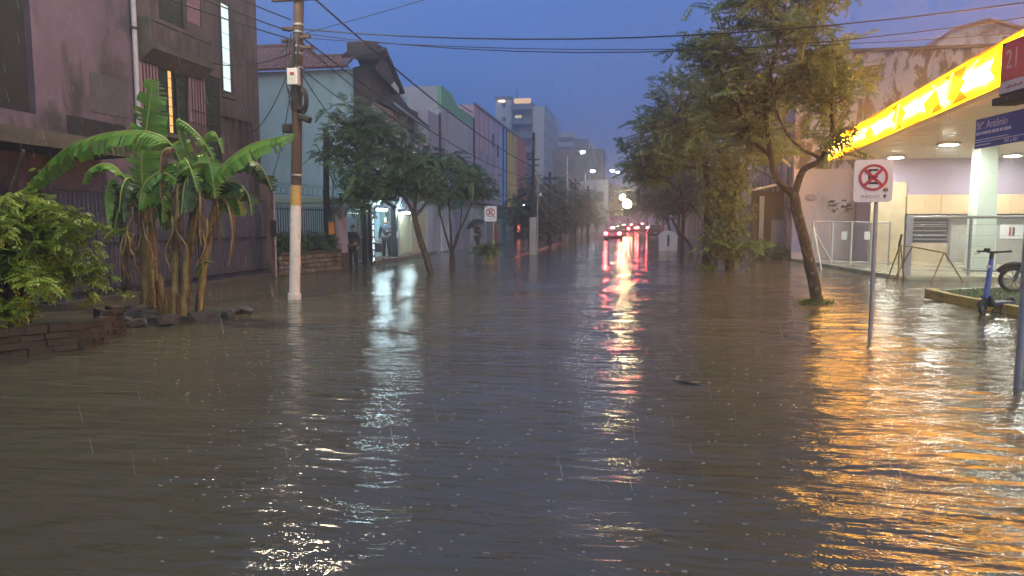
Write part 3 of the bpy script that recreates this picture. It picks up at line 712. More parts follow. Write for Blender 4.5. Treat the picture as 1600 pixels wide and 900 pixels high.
def fascia_mat(name, stops, nz):
    """backlit print: lamp-hot along the middle, deeper colour towards the edges"""
    m=bpy.data.materials.new(name); m.use_nodes=True; n=m.node_tree; n.nodes.clear(); MATS[name]=m
    out=n.nodes.new('ShaderNodeOutputMaterial'); e=n.nodes.new('ShaderNodeEmission'); tc=n.nodes.new('ShaderNodeTexCoord')
    sx=n.nodes.new('ShaderNodeSeparateXYZ'); lk(n,tc.outputs['Object'],sx.inputs[0])
    a=n.nodes.new('ShaderNodeMath'); a.operation='SUBTRACT'; a.inputs[1].default_value=4.55; lk(n,sx.outputs['Z'],a.inputs[0])
    b=n.nodes.new('ShaderNodeMath'); b.operation='ABSOLUTE'; lk(n,a.outputs[0],b.inputs[0])
    c=n.nodes.new('ShaderNodeMath'); c.operation='MULTIPLY'; c.inputs[1].default_value=2.5; lk(n,b.outputs[0],c.inputs[0])
    z=n.nodes.new('ShaderNodeTexNoise'); z.inputs['Scale'].default_value=.55; z.inputs['Detail'].default_value=1; lk(n,tc.outputs['Object'],z.inputs['Vector'])
    d=n.nodes.new('ShaderNodeMath'); d.operation='MULTIPLY_ADD'; d.inputs[1].default_value=nz; lk(n,z.outputs[0],d.inputs[0]); lk(n,c.outputs[0],d.inputs[2])
    f=n.nodes.new('ShaderNodeMath'); f.operation='SUBTRACT'; f.inputs[1].default_value=nz*.5; lk(n,d.outputs[0],f.inputs[0])
    cr=n.nodes.new('ShaderNodeValToRGB'); el=cr.color_ramp.elements
    el[0].position=stops[0][0]; el[0].color=stops[0][1]+(1,); el[1].position=stops[-1][0]; el[1].color=stops[-1][1]+(1,)
    for p_,c_ in stops[1:-1]: k=el.new(p_); k.color=c_+(1,)
    lk(n,f.outputs[0],cr.inputs[0]); lk(n,cr.outputs[0],e.inputs[0]); e.inputs[1].default_value=1.; lk(n,e.outputs[0],out.inputs[0]); return m
fa_y = fascia_mat('fascia_backlit',[(.0,(34.,19.,5.)),(.25,(33.,17.,2.)),(.45,(31.,13.,.25)),(.6,(29.,10.5,.03)),(.88,(20.,3.6,.01)),(1.,(5.,.5,.0))],1.3)
fa_o = fascia_mat('fascia_orange_print',[(.0,(8.,.75,.004)),(.45,(5.,.5,.003)),(.8,(2.4,.25,.0)),(1.,(1.6,.12,.0))],.8)
fa_w = glow('fascia_hot', (1.,.52,.035), 20.)
def ex(y): return 6.6 + (y-14.4)*.078           # street edge of the canopy
CY0, CY1, CZ0, CZ1 = 6.0, 30.9, 4.15, 4.95
cn = thing('station_canopy', 'filling station canopy with glowing yellow fascia', 'canopy', (12,20,0))
m = MB().prism([(ex(CY0)+.12,CY0,CZ0+.12),(22,CY0,CZ0+.12),(22,CY1,CZ0+.12),(ex(CY1)+.12,CY1,CZ0+.12)],(0,0,CZ1-CZ0-.14)); m.build('deck', mat('deck_grey',(.25,.25,.25)), cn)
fb = MB().prism([(ex(CY0),CY0,CZ0),(ex(CY0)+.115,CY0,CZ0),(ex(CY1)+.115,CY1,CZ0),(ex(CY1),CY1,CZ0)],(0,0,CZ1-CZ0)).build('fascia', fa_y, cn)
def fpoly(pts, mt, name):
    """print shape on the fascia: pts (distance along, height 0..1)"""
    q=[(ex(s)-.006,s,CZ0+.04+h*(CZ1-CZ0-.08)) for s,h in pts]
    MB().prism(q,(-.012,-.001,0)).build(name, mt, fb)
hot=[[(6.2,0.2),(8.8,.1),(9.4,.9),(6.2,.95)],[(11.0,.55),(12.4,.2),(13.2,.2),(13.5,.95),(11.8,.95)],[(14.0,.25),(15.2,.05),(16.0,.35),(15.4,.95),(14.2,.95)],
     [(18.3,.2),(20.2,.1),(20.8,.7),(20.0,.95),(18.0,.9)],[(21.6,.1),(26.5,.12),(27.5,.6),(26.6,.93),(22.4,.93),(21.2,.5)],[(28.0,.15),(30.2,.2),(30.4,.9),(28.4,.8)]]
fa_p = fascia_mat('fascia_yellow_print',[(.0,(24.,9.,.03)),(.5,(20.,5.,.01)),(1.,(7.,.7,.0))],.9)
yel=[[(9.7,.5),(10.6,.05),(11.2,.5),(10.4,.95)],[(13.7,.6),(14.6,.1),(15.0,.5),(14.6,.96)],[(16.2,.55),(16.9,.06),(17.4,.4),(17.1,.95)],[(17.7,.3),(18.6,.08),(18.9,.5),(18.0,.75)],[(20.3,.5),(21.0,.06),(21.7,.5),(21.0,.95)],[(23.6,.4),(24.2,.06),(24.8,.4),(24.2,.7)]]
for q in yel: fpoly(q, fa_p, 'print_panel')
orr=[[(9.6,.95),(11.3,.98),(10.4,.55)],[(10.3,.02),(11.2,.02),(10.8,.4)],[(16.0,.02),(17.0,.02),(16.7,.5)],[(16.5,.55),(17.6,.98),(16.1,.98)],[(17.5,.02),(18.3,.02),(17.9,.42)],[(20.6,.02),(21.5,.02),(21.1,.35)],[(20.9,.98),(21.8,.98),(21.3,.7)],[(13.6,.02),(14.2,.02),(13.9,.5)]]
for q in orr: fpoly(q, fa_o, 'orange_panel')
for a,b in (((13.55,.95),(13.95,.02)),((15.5,.95),(17.2,.35)),((16.9,.98),(17.3,.02)),((18.2,.95),(17.4,.3)),((20.9,.95),(21.2,.05))):
    fpoly([(a[0],a[1]),(a[0]+.16,a[1]),(b[0]+.16,b[1]),(b[0],b[1])], fa_w, 'hot_ray')
trim = mat('canopy_trim', (.4,.25,.05), rough=.4)
for z in (CZ0-.03, CZ1): MB().prism([(ex(CY0)-.03,CY0,z),(ex(CY0)+.13,CY0,z),(ex(CY1)+.13,CY1,z),(ex(CY1)-.03,CY1,z)],(0,0,.03)).build('trim', trim, cn)
# soffit boards
yy = CY0+.1; sl=MB().box(0,15.4,-.105,.105,-.02,.02).mesh('soffit_board', soff)
while yy < CY1-.1:
    inst('slat', sl, cn, (ex(yy)+.14,yy,CZ0+.085+jit(.003)), (0,0,0)); yy += .235
dl = glow('downlight', (.95,1.,.88), 300.)
rim = mat('lamp_rim', (.7,.7,.7), rough=.4)
for x in (9.9,13.9):
    for y in (12.0,18.4,24.75,29.3):
        r_ = MB().lathe([(.34,CZ0+.05),(.36,CZ0+.0),(.3,CZ0-.02)],(x,y,0),14).build('downlight', rim, cn)
        MB().lathe([(.0,CZ0-.035),(.2,CZ0-.03),(.29,CZ0-.01)],(x,y,0),14).build('lens', dl, r_)
co = thing('canopy_column', 'mint white square column holding up the station canopy', 'column', (11.35,25.6,.1))
m = MB(); m.add([(11.03,25.25,.1),(11.7,25.25,.1),(11.7,25.9,.1),(11.03,25.9,.1),(11.06,25.28,4.22),(11.6,25.28,4.22),(11.6,25.87,4.22),(11.06,25.87,4.22)],[(0,3,2,1),(4,5,6,7),(0,1,5,4),(1,2,6,5),(2,3,7,6),(3,0,4,7)])
bevel(m.build('shaft', mint, co),.03)
MB().box(11.0,11.73,25.22,25.93,.1,.14).build('base_plate', iron, co)
# shop behind the fence
sh = thing('station_shop', 'low station shop with peach panel band and mauve wall', 'shop', (12,31,0))
m = MB(); m.facade((9.62,31,0),(1,0,0),11.4,.05,4.3,[(1.32,2.95,.86,1.92)],.2,nrm=(0,-1,0)); m.box(9.62,21,31.3,33.0,.05,4.3); m.build('wall', mauve, sh)
MB().box(9.55,10.86,30.8,30.99,.05,3.28).build('block_pier', cream, sh)
for i in range(8):
    x=10.9+i*1.25
    bevel(MB().box(x,x+1.235,30.75,30.97,2.02,2.78).build('panel', peach, sh),.012)
MB().box(10.88,21,30.7,30.98,1.93,2.0).build('rail', iron, sh)
MB().box(10.9,12.5,30.93,30.985,.1,.85).build('dado', cream, sh)
MB().box(12.62,21,30.93,30.985,.1,1.92).build('grey_front', mat('grey_front',(.36,.36,.33),rough=.6,scale=1.5), sh)
w = MB().box(10.95,12.55,31.14,31.19,.87,1.91).build('window', dglass, sh)
for i in range(5): MB().box(10.95,12.55,31.05,31.08,1.0+i*.17,1.03+i*.17).build('slat', galv, w)
nb = MB().box(14.4,15.3,30.9,30.928,1.05,1.6).build('notice_board', white, sh)
MB().box(14.72,14.8,30.888,30.899,1.15,1.5).build('red_mark', mat('red_ink',(.5,.04,.04)), nb)
MB().box(14.84,14.92,30.888,30.899,1.15,1.5).build('dark_mark', black, nb)
# tall stained neighbour wall, its low wing with graffiti and the gabled house on top
tw2 = thing('stained_wall_building', 'tall windowless pink wall streaked with black damp above the canopy', 'building', (14,33.2,0))
MB().box(7.05,26,33.2,44,-.45,8.95).build('wall', stainw, tw2)
MB().box(7.0,26,33.1,33.7,8.95,9.07).build('coping', moss, tw2)
MB().box(7.02,9.6,32.95,33.19,-.4,4.0).build('low_wall', pinkw, tw2)
gi = mat('graffiti_ink', (.06,.05,.08), rough=.7)
g = MB().tube([(7.75+.22*math.cos(a),32.93,2.75+.13*math.sin(a)) for a in np.linspace(0,6.28,20)],.012,4,cap=False); g.tube([(7.75+.12*math.cos(a),32.93,2.73+.06*math.sin(a)) for a in np.linspace(0,6.28,14)],.012,4,cap=False); g.build('graffiti', gi, tw2)
m=MB()
for i in range(26):
    x=8.45+random.random()*.9; z=2.1+random.random()*.5
    m.box(x,x+random.uniform(.05,.3),32.935,32.948,z,z+random.uniform(.02,.1))
m.build('graffiti', gi, tw2)
MB().box(7.05,7.5,32.92,32.945,.4,1.9).build('blue_tag', mat('blue_tag',(.15,.14,.35),(.3,.26,.42),scale=3), tw2)
hs = thing('gabled_house', 'grey gabled house rising above the stained wall', 'house', (18.7,46,0))
m=MB().prism([(16.3,46,5),(22.0,46,5),(22.0,46,12.55),(20.0,46,13.2),(18.3,46,12.75),(16.3,46,11.4)],(0,9,0)); m.build('wall', mat('grey_gable',(.52,.5,.54),(.45,.43,.47),rough=.9,scale=1.2,stain=(.16,.13,.13),sscale=(1,1,1)), hs)
def strip(pts,name,mt,par,dy=9.4,t=.12):
    for (xa,za),(xb,zb) in zip(pts[:-1],pts[1:]):
        MB().prism([(xa,45.7,za),(xb,45.7,zb),(xb,45.7,zb+t),(xa,45.7,za+t)],(0,dy,0)).build(name, mt, par)
strip([(16.1,11.25),(18.3,12.76)],'roof',tile_m,hs); strip([(18.303,12.76),(20.0,13.21)],'roof',tile_m,hs); strip([(20.003,13.21),(22.4,12.5)],'roof',tile_m,hs)
for x,z in ((17.3,11.6),(20.9,12.2)): MB().box(x,x+.25,45.9,45.99,z-.3,z+.1).build('window', dglass, hs)
# dark sheds beyond the trees
sd = thing('timber_shed', 'dark timber shed with blue grey door behind the leaning tree', 'shed', (6.6,35,0))
for i in range(13):
    MB().box(5.6+i*.155,5.748+i*.155,34.95+jit(.02),35.1,-.3,3.15+jit(.06)).build('plank', wood_dk, sd)
MB().prism([(5.4,34.7,3.1),(7.0,34.7,3.45),(7.0,34.7,3.55),(5.4,34.7,3.2)],(0,3,0)).build('roof', galv, sd)
MB().box(6.5,7.04,34.8,34.93,.2,1.8).build('door', mat('blue_grey_door',(.2,.22,.32),rough=.6), sd)
MB().box(5.95,6.15,34.84,34.94,.3,2.9).build('post', mat('pale_post',(.4,.38,.36)), sd)
rwl = tag(MB().box(6.0,6.25,36.5,62,-.45,2.6).build('boundary_wall', mat('dull_wall',(.26,.25,.27),rough=.9,scale=1,stain=(.12,.11,.1),sscale=(1,.6,.6))),'long dull boundary wall on the right beyond the shed','wall')
gdr = tag(MB().box(5.9,5.98,44,47,-.2,2.4).build('sheet_gate', mat('sheet_gate',(.1,.1,.1),rough=.5,metal=.3)),'dark sheet metal gate in the right boundary wall','gate')
for i,(a,bb,h,c) in enumerate(((63,78,5.5,(.3,.28,.3)),(79,99,7.,(.2,.19,.22)))):
    t=thing('street_house', ['plain house front past the right boundary wall','darker taller house front far up the right side'][i], 'house', (6.2,a,0))
    m=MB(); opn=[(1.5+4*k,3+4*k,.3,2.4) for k in range(3)]+[(1.5+4*k,3+4*k,3.3,4.6) for k in range(3)]
    m.facade((6.2,bb,0),(0,-1,0),bb-a,-.45,h,opn,.15,nrm=(-1,0,0)); m.add([(6.2,a,-.45),(14,a,-.45),(14,a,h),(6.2,a,h)],[(0,1,2,3)]); m.build('wall', mat('right_house_%d'%i,c,rough=.85), t)
    MB().box(6.0,14,a-.1,bb+.1,h,h+.25).build('roof', tile_m, t)
    for u0,u1,z0,z1 in opn: MB().box(6.33,6.37,bb-u1,bb-u0,z0,z1).build('window', dglass, t)

# ---- fences of the station
def mesh_panel(x0,x1,y,z0,z1,par,step=.075,r=.0035,dy=0.):
    m=MB(); w=x1-x0; h=z1-z0
    k=-h
    while k<w:
        for s in (1,-1):
            a0=max(0,-k); a1=min(h,w-k)
            if a1>a0:
                p=(x0+k+a0,z0+a0) ; q=(x0+k+a1,z0+a1)
                if s<0: p=(x0+x1-p[0],p[1]); q=(x0+x1-q[0],q[1])
                f=lambda x:y+dy*(x-x0)/w
                m.tube([(p[0],f(p[0]),p[1]),(q[0],f(q[0]),q[1])],r,3,cap=False)
        k+=step
    return kind(m.build('wire_mesh', galv, par),'stuff')
f1 = thing('chain_link_fence', 'chain link fence panels with white brace post left of the sign', 'fence', (8,28,0))
wpost = mat('white_post', (.66,.68,.64), rough=.5)
for x in (6.75,7.45,8.12,8.8,9.45): MB().bar((x,28.2,-.3),(x,28.2,1.72),.035,8).build('post', wpost if x<8.5 else galv, f1)
MB().bar((6.75,28.2,1.72),(9.45,28.2,1.68),.028,8).build('top_rail', galv, f1)
MB().bar((6.75,28.2,.22),(9.45,28.2,.2),.025,8).build('bottom_rail', galv, f1)
MB().bar((6.78,28.15,1.35),(7.42,28.15,.25),.03,8).build('brace', wpost, f1)
MB().bar((6.75,28.1,1.5),(6.85,27.0,-.2),.03,8).build('brace', wpost, f1)
for a,b in ((6.79,7.41),(7.49,8.08),(8.16,8.76),(8.84,9.41)): mesh_panel(a,b,28.2,.25,1.66,f1)
for x in (7.75,8.55): MB().box(x,x+.2,28.14,28.155,1.05,1.35).build('notice', white, f1)
f2 = thing('wire_fence', 'grey wire fence with galvanised top rail before the station shop', 'fence', (10,23.6,0))
MB().bar((8.2,23.0,1.84),(14.5,24.0,1.86),.045,8).build('top_rail', galv, f2)
bevel(MB().box(8.12,8.32,22.93,23.07,-.2,1.9).build('gate_post', galv, f2),.015)
for x in (10.05,12.2,14.4): MB().bar((x,23.+(x-8.2)*.159,-.2),(x,23.+(x-8.2)*.159,1.84),.045,8).build('post', galv, f2)
for i in range(5): MB().bar((8.3,23.02,.3+i*.33),(14.5,24.,.32+i*.33),.006,4).build('strand', galv, f2)
mesh_panel(8.34,10.0,23.02,.2,1.8,f2,.1,.003,.27); mesh_panel(10.1,12.15,23.3,.2,1.8,f2,.1,.003,.33); mesh_panel(12.25,14.35,23.65,.2,1.8,f2,.1,.003,.33)
MB().prism([(8.0,22.3,-.45),(14.5,23.3,-.45),(14.5,23.9,-.45),(8.0,22.9,-.45)],(0,0,.53)).build('kerb_strip', concrete, f2)

# ---- trestle barrier
tb = thing('trestle_barrier', 'skewed rusty yellow trestle frame standing in the flood', 'barrier', (8.4,21.8,0))
rust = mat('rusty_yellow', (.30,.22,.07), (.14,.07,.03), rough=.7, scale=12, metal=.2)
A1=(7.62,21.9,1.02); A2=(8.75,21.8,.82)
legs=[((7.18,21.6,-.1),A1),((7.42,21.3,-.1),(7.6,21.9,1.04)),((7.9,22.2,-.1),(7.66,21.95,1.0)),((7.55,22.1,-.05),(7.98,22.0,.98)),((8.22,21.3,-.1),A2),((9.4,21.9,-.1),(8.78,21.8,.83))]
for p,q in legs: MB().bar(p,q,.022,6).build('leg', rust, tb)
MB().tube([(7.6,21.9,1.03),(7.98,22.0,1.0),(8.78,21.8,.83)],.024,6).build('top_bar', rust, tb)
MB().bar((7.2,21.6,.12),(7.75,22.1,.12),.02,6).build('spreader', rust, tb)
MB().bar((7.58,21.88,1.0),(7.66,21.92,1.35),.03,6).build('broken_stub', iron, tb)

# ---- kerbed grass island
isl = thing('kerbed_island', 'grass island with yellow painted kerb beside the scooter', 'kerb', (8,16,0))
yk = mat('yellow_kerb', (.55,.36,.05), (.42,.27,.05), rough=.55, scale=5, stain=(.2,.15,.09), sscale=(3,3,6), sthr=(.55,.68))
path=[(6.98,17.9),(6.7,17.62),(6.72,16.6),(6.8,15.6),(6.9,14.6),(7.0,13.6),(7.12,12.6),(7.25,11.6)]
for i in range(len(path)-1):
    a=V(*path[i],0); b_=V(*path[i+1],0); d_=(b_-a).normalized(); n_=V(-d_.y,d_.x,0)
    a2=a+d_*.006; b2=b_-d_*.006
    bevel(MB().prism([a2+V(0,0,-.4),b2+V(0,0,-.4),b2+n_*.17+V(0,0,-.4),a2+n_*.17+V(0,0,-.4)],(0,0,.57+jit(.008))).build('kerb_stone', yk, isl),.02)
path2=[(6.98,17.9),(8.2,18.7),(9.6,19.2),(11.5,19.4)]
for i in range(len(path2)-1):
    a=V(*path2[i],0); b_=V(*path2[i+1],0); d_=(b_-a).normalized(); n_=V(d_.y,-d_.x,0)
    bevel(MB().prism([a+n_*.15+V(0,0,-.4),b_-d_*.006+n_*.15+V(0,0,-.4),b_-d_*.006+V(0,0,-.4),a+V(0,0,-.4)],(0,0,.53)).build('kerb_stone', concrete, isl),.02)
soil = mat('wet_soil', (.05,.045,.025), (.03,.04,.015), rough=.8, scale=8)
poly=[(7.42,11.6),(7.16,13.6),(6.97,15.6),(6.88,16.6),(6.87,17.6),(7.05,17.75),(8.25,18.55),(9.6,19.03),(11.5,19.2),(13,19.2),(13,11.6)]
MB().prism([(x,y,-.4) for x,y in poly],(0,0,.52)).build('soil', soil, isl)
grass_m = leafmat('grass_blades', (.05,.10,.02), (.09,.17,.03), (.14,.22,.05), nscale=3)
def blades(n, inside, z, h, name, par, spread=.05):
    P=np.array([inside() for _ in range(n)]); az=rng.uniform(0,6.28,n); hh=h*rng.uniform(.5,1.2,n); ln=rng.normal(0,spread,(n,2))
    w=.008; dx=np.stack([np.cos(az)*w,np.sin(az)*w],-1)
    b0=np.concatenate([P-dx,np.full((n,1),z)],1); b1=np.concatenate([P+dx,np.full((n,1),z)],1); t=np.concatenate([P+ln,(z+hh)[:,None]],1)
    vs=np.stack([b0,b1,t],1).reshape(-1,3); fs=np.arange(3*n).reshape(-1,3)
    return kind(npmesh(name, vs, fs, grass_m, np.repeat(rng.random(n),3), par),'stuff')
def in_isl():
    while True:
        y=random.uniform(11.6,19.2); x=random.uniform(6.9,12)
        x0=6.88+max(0,16.6-y)*.11; top=17.6+(x-6.9)*.55 if x<9 else 19.0
        if x>x0+.03 and y<min(top,19.1): return (x,y)
blades(9000,in_isl,.11,.09,'grass',isl)
# ================================================================ utility pole at the crossing, with its street lamp
pole_br = mat('dark_pole', (.085,.05,.035), (.05,.032,.025), rough=.8, scale=9, bump=.006, bscale=30)
pole_y = mat('pole_yellow', (.55,.36,.12), (.45,.28,.1), rough=.7, scale=7)
pole_w = mat('pole_white', (.78,.74,.73), (.62,.58,.57), rough=.75, scale=6, stain=(.2,.17,.15), sscale=(3,3,2), sthr=(.58,.7))
rubber = mat('black_rubber', (.015,.015,.016), rough=.6)
up = thing('utility_pole', 'leaning brown utility pole with white painted foot and meter box', 'pole', (-7.34,14.7,0))
def px(z): return -7.34 + z*.045
def seg(z0,z1,r0,r1,name,mt): return MB().tube([(px(z0),14.7,z0),(px((z0+z1)/2),14.7,(z0+z1)/2),(px(z1),14.7,z1)],[r0,(r0+r1)/2,r1],14).build(name, mt, up)
seg(-.45,.12,.15,.148,'foot',pole_w); seg(.12,2.06,.122,.118,'white_section',pole_w); seg(2.06,2.5,.119,.117,'yellow_band',pole_y); seg(2.5,9.2,.116,.10,'shaft',pole_br)
bx = bevel(MB().box(px(4.75)-.11,px(4.75)+.13,14.42,14.58,4.6,4.95).build('meter_box', mat('box_white',(.66,.64,.64),rough=.5), up),.02)
MB().box(px(4.8)-.03,px(4.8)+.06,14.405,14.418,4.82,4.86).build('red_label', mat('red_label',(.45,.05,.06)), bx)
MB().box(px(6.4)-.55,px(6.4)+.5,14.55,14.66,6.38,6.5).build('crossarm', pole_br, up)
cer = mat('insulator_grey', (.2,.22,.2), rough=.3)
for dx in (-.48,-.2,.25,.45): MB().lathe([(.03,0),(.05,.03),(.03,.06),(.05,.09),(.02,.13)],(px(6.4)+dx,14.6,6.5),8).build('insulator', cer, up)
for i,z in enumerate((5.0,5.3,5.45,5.75,5.9,2.72)):
    MB().lathe([(.122 if z>3 else .13,z-.02),(.122 if z>3 else .13,z+.02)],(px(z),14.7,0),12).build('strap', galv, up)
for z,dx in ((5.55,-.2),(5.62,.2),(5.4,.25),(5.8,-.18)): MB().obox((px(z)+dx,14.6,z),(.24,.1,.06)).build('bracket', pole_br, up)
m = MB()
for k in range(5):
    rr=.17+.02*k; m.tube([(px(4.2)+.14+rr*.6*math.cos(a),14.55+.02*k,4.3+rr*1.2*math.sin(a)) for a in np.linspace(0,6.28,18)],.012,5,cap=False)
m.build('cable_coil', rubber, up)
m = MB()
for k in range(7):
    x=px(4.6)+random.uniform(-.16,.16); m.tube([(x,14.55,5.6+jit(.1)),(x+jit(.05)-.05,14.53,5.1),(px(4.5)+jit(.17),14.53,4.6),(px(4.2)+jit(.1),14.55,4.1)],.012,5)
m.build('hanging_cables', rubber, up)
bevel(MB().box(px(3.75)-.28,px(3.75)-.1,14.55,14.75,3.62,3.82).build('splice_box', rubber, up),.04)
bevel(MB().obox((px(3.9)+.22,14.6,3.92),(.3,.16,.14),Matrix.Rotation(R(20),3,'Y')).build('splice_box', rubber, up),.04)
# lamp on an arm over the crossing (its light falls on water and leaves; the lamp itself is just above the picture)
MB().tube([(px(8.6),14.6,8.6),(px(8.6)-.02,13.8,8.95),(-7.0,12.4,9.1)],[.035,.03,.028],8).build('lamp_arm', galv, up)
lh = bevel(MB().box(-7.16,-6.84,11.95,12.55,9.06,9.16).build('lamp_head', galv, up),.03)
ll = bpy.data.lights.new('street_light', 'AREA'); ll.shape='RECTANGLE'; ll.size=.4; ll.size_y=.7; ll.energy=480; ll.color=(1.,.84,.58)
lo = bpy.data.objects.new('street_light', ll); C.objects.link(lo); lo.parent=up; lo.location=V(-7.0,12.25,9.05)-V(*up.location)

# second pole and far poles
conc = mat('pole_concrete', (.34,.32,.34), (.26,.25,.26), rough=.8, scale=5)
p2 = thing('utility_pole', 'dark pole with thick pale foot in front of the striped building', 'pole', (-5.0,37,0))
bevel(MB().box(-5.2,-4.84,36.85,37.15,-.4,1.95).build('foot', conc, p2),.03)
MB().tube([(-5.05,37,1.9),(-5.0,37,6.3)],[.10,.07],10).build('shaft', iron, p2)
MB().tube([(-4.78,36.9,0),(-4.76,36.9,4.2)],.03,8).build('conduit', galv, p2)
for z in (4.9,4.6): MB().box(-5.3,-4.7,36.92,36.98,z,z+.06).build('bracket', iron, p2)
MB().lathe([(0,-.1),(.07,-.06),(.08,.02),(.03,.1)],(-4.62,36.8,3.1),8).build('cable_joint', white, p2)
MB().tube([(-4.75,36.9,2.6),(-4.62,36.8,3.0),(-4.2,36.3,3.5),(-3.6,35.8,4.75)],.012,5).build('stay_wire', galv, p2)
lampw = glow('white_street_lamp', (.86,.97,1.), 110.)
def lamp_post(x,y,lx,lz,label,s=1.):
    t=thing('street_lamp', label, 'street lamp', (x,y,0))
    MB().tube([(x,y,-.3),(x,y,lz-.3)],[.12,.08],8).build('post', conc, t)
    MB().tube([(x,y,lz-.5),(x+(lx-x)*.4,y,lz+.1),(lx,y,lz+.12)],.04,6).build('arm', galv, t)
    h=MB().box(lx-.4,lx+.25,y-.15,y+.15,lz+.06,lz+.18).build('head', galv, t)
    MB().lathe([(0,-.13*s),(.15*s,-.09*s),(.2*s,0),(.0,.05)],(lx,y,lz),10).build('lens', lampw, h)
lamp_post(-5.3,60,-4.0,7.5,'nearest white street lamp above the left trees')
lamp_post(-5.4,85,-4.45,7.7,'second white street lamp, lower on the left pole line',1.3)
lamp_post(-5.4,96,-2.45,8.5,'third white street lamp on a long arm over the road',1.4)
lamp_post(-5.4,112,-2.05,9.4,'smallest white street lamp, farthest along the street',1.2)
# bare poles carrying the cable tangle
for i,(x,y,h) in enumerate(((-5.6,50,5.2),(-5.5,72,6.0),(-4.6,78,5.6))):
    t=thing('cable_pole', ['nearest bare cable pole among the left trees','bare cable pole under the second street lamp','bare cable pole nearest the roadway'][i], 'pole', (x,y,0))
    MB().tube([(x,y,-.3),(x,y,h)],[.14,.1],8).build('shaft', iron, t)
    MB().box(x-.5,x+.5,y-.06,y+.06,h-.5,h-.38).build('crossarm', iron, t)
    for k in (-.4,0,.4): MB().lathe([(.03,0),(.06,.05),(.02,.16)],(x+k,y,h-.38),6).build('insulator', cer, t)
# amber signal lamps over the road
ms = thing('signal_mast', 'mast arm over the far carriageway carrying two bright amber lamps', 'traffic light', (3.3,92,0))
MB().tube([(3.3,92,-.3),(3.3,92,5.2),(2.4,92,5.7),(-1.2,92,5.75)],[.12,.1,.08,.06],8).build('mast', conc, ms)
amb = glow('amber_lamp', (1.,.80,.36), 150.)
for x,z,r in ((-1.05,4.85,.36),(-.45,4.0,.55)):
    h=MB().box(x-.2,x+.2,92.1,92.35,z-.45,z+.45).build('signal_head', iron, ms)
    MB().bar((x,92.2,z+.45),(x,92.1,5.75),.03).build('hanger', iron, ms)
    MB().lathe([(0,-.16),(r*.7,-.1),(r,0),(r*.7,.05)],(x,92.05,z),12,M=Matrix.Rotation(R(-90),3,'X')).build('lamp', amb, h)

# ================================================================ overhead cables
wire_m = mat('cable_black', (.012,.012,.014), rough=.5)
wire_lit = mat('cable_lit_tone', (.42,.42,.45), rough=.4)  # rain-lit brightness of wet cables painted in as a paler colour
def cable(a,b,s,r,label,mt=None,grp=None):
    o=MB().tube(sag(a,b,s,16),r,5).build('overhead_cable', mt or wire_m); tag(o,label,'cable',grp); return o
T=lambda z,dx=0: (px(z)+dx,14.62,z)
cable(T(6.4,.4),(-5.0,37,4.55),.35,.022,'thick black cable sloping from crossarm towards the striped building')
cable(T(5.6,.15),(-5.0,36.9,3.9),.5,.017,'lower black cable from leaning pole towards second pole')
cable(T(5.5,.12),(-5.05,37,3.5),.75,.012,'thin slack cable under the lower black cable')
cable(T(5.0,.1),(-9.9,28.4,5.9),.25,.012,'service cable from leaning pole to the dark gable')
cable(T(4.9,.1),(-10.4,28,4.6),.4,.012,'lower service cable from leaning pole into left tree')
for i,(z,e,s) in enumerate(((6.42,(-9.2,1.5,7.3),.2),(6.0,(-9.4,1.5,6.8),.3),(5.75,(-9.6,1.5,6.5),.3),(5.6,(-9.7,1.5,6.2),.35))):
    cable(T(z,-.15),e,s,.014,['topmost','second','third','lowest'][i]+' of four black cables running left over the pink house',grp='cables running left from the leaning pole')
cable(T(5.8),(12,14.2,6.3),.75,.014,'upper black cable crossing the sky to the right tree')
cable(T(5.72),(12,14.0,6.15),.95,.010,'thin cable just under the upper cable crossing the sky')
cable(T(5.62),(12,15.2,5.6),.5,.008,'lowest faint cable crossing the sky below the other two')
cable(T(5.7,.2),(4.5,12,7.6),.15,.008,'faint cable rising right from leaning pole out of the picture')
cable(T(5.3,-.1),(-11.55,18.6,6.1),.15,.012,'service cable from leaning pole to pink house balcony')
cable(T(5.1,-.1),(-11.5,20.4,4.4),.3,.012,'service cable from leaning pole to pink house corner')
cable(T(4.6,-.1),(-10.95,20.5,2.9),.3,.010,'cable dropping from meter box to the weathered pillar')
cable(T(5.5,-.2),(-14.5,28,8.9),.2,.012,'cable from leaning pole to the clay tile ridge')
cable((-5,37,4.6),(-5.6,50,4.9),.5,.02,'dark cable from second pole to next bare pole')
for i in range(7):
    cable((-5,37,4.2-.12*i),(-5.5,72,4.8-.2*i),.9+.22*i,.016,['topmost','second','third','fourth','fifth','sixth','lowest'][i]+' of seven slack cables looping past the left trees',wire_lit if i%3==0 else wire_m,'slack cables along the left trees')
for i in range(4):
    cable((-5.5,72,5.3-.2*i),(-4.6,78,5.0-.3*i),.2+.2*i,.016,['topmost','second','third','lowest'][i]+' looped cable painted rain-lit between the two bare poles',wire_lit,'loops between bare poles')
cable((-3.6,35.8,4.75),(-4.6,78,5.3),.5,.018,'cable with a painted-in glint below the nearest street lamp',wire_lit)
cable((-5.4,85,6.9),(3.6,110,9),.3,.02,'far cable linking street lamps across the road')

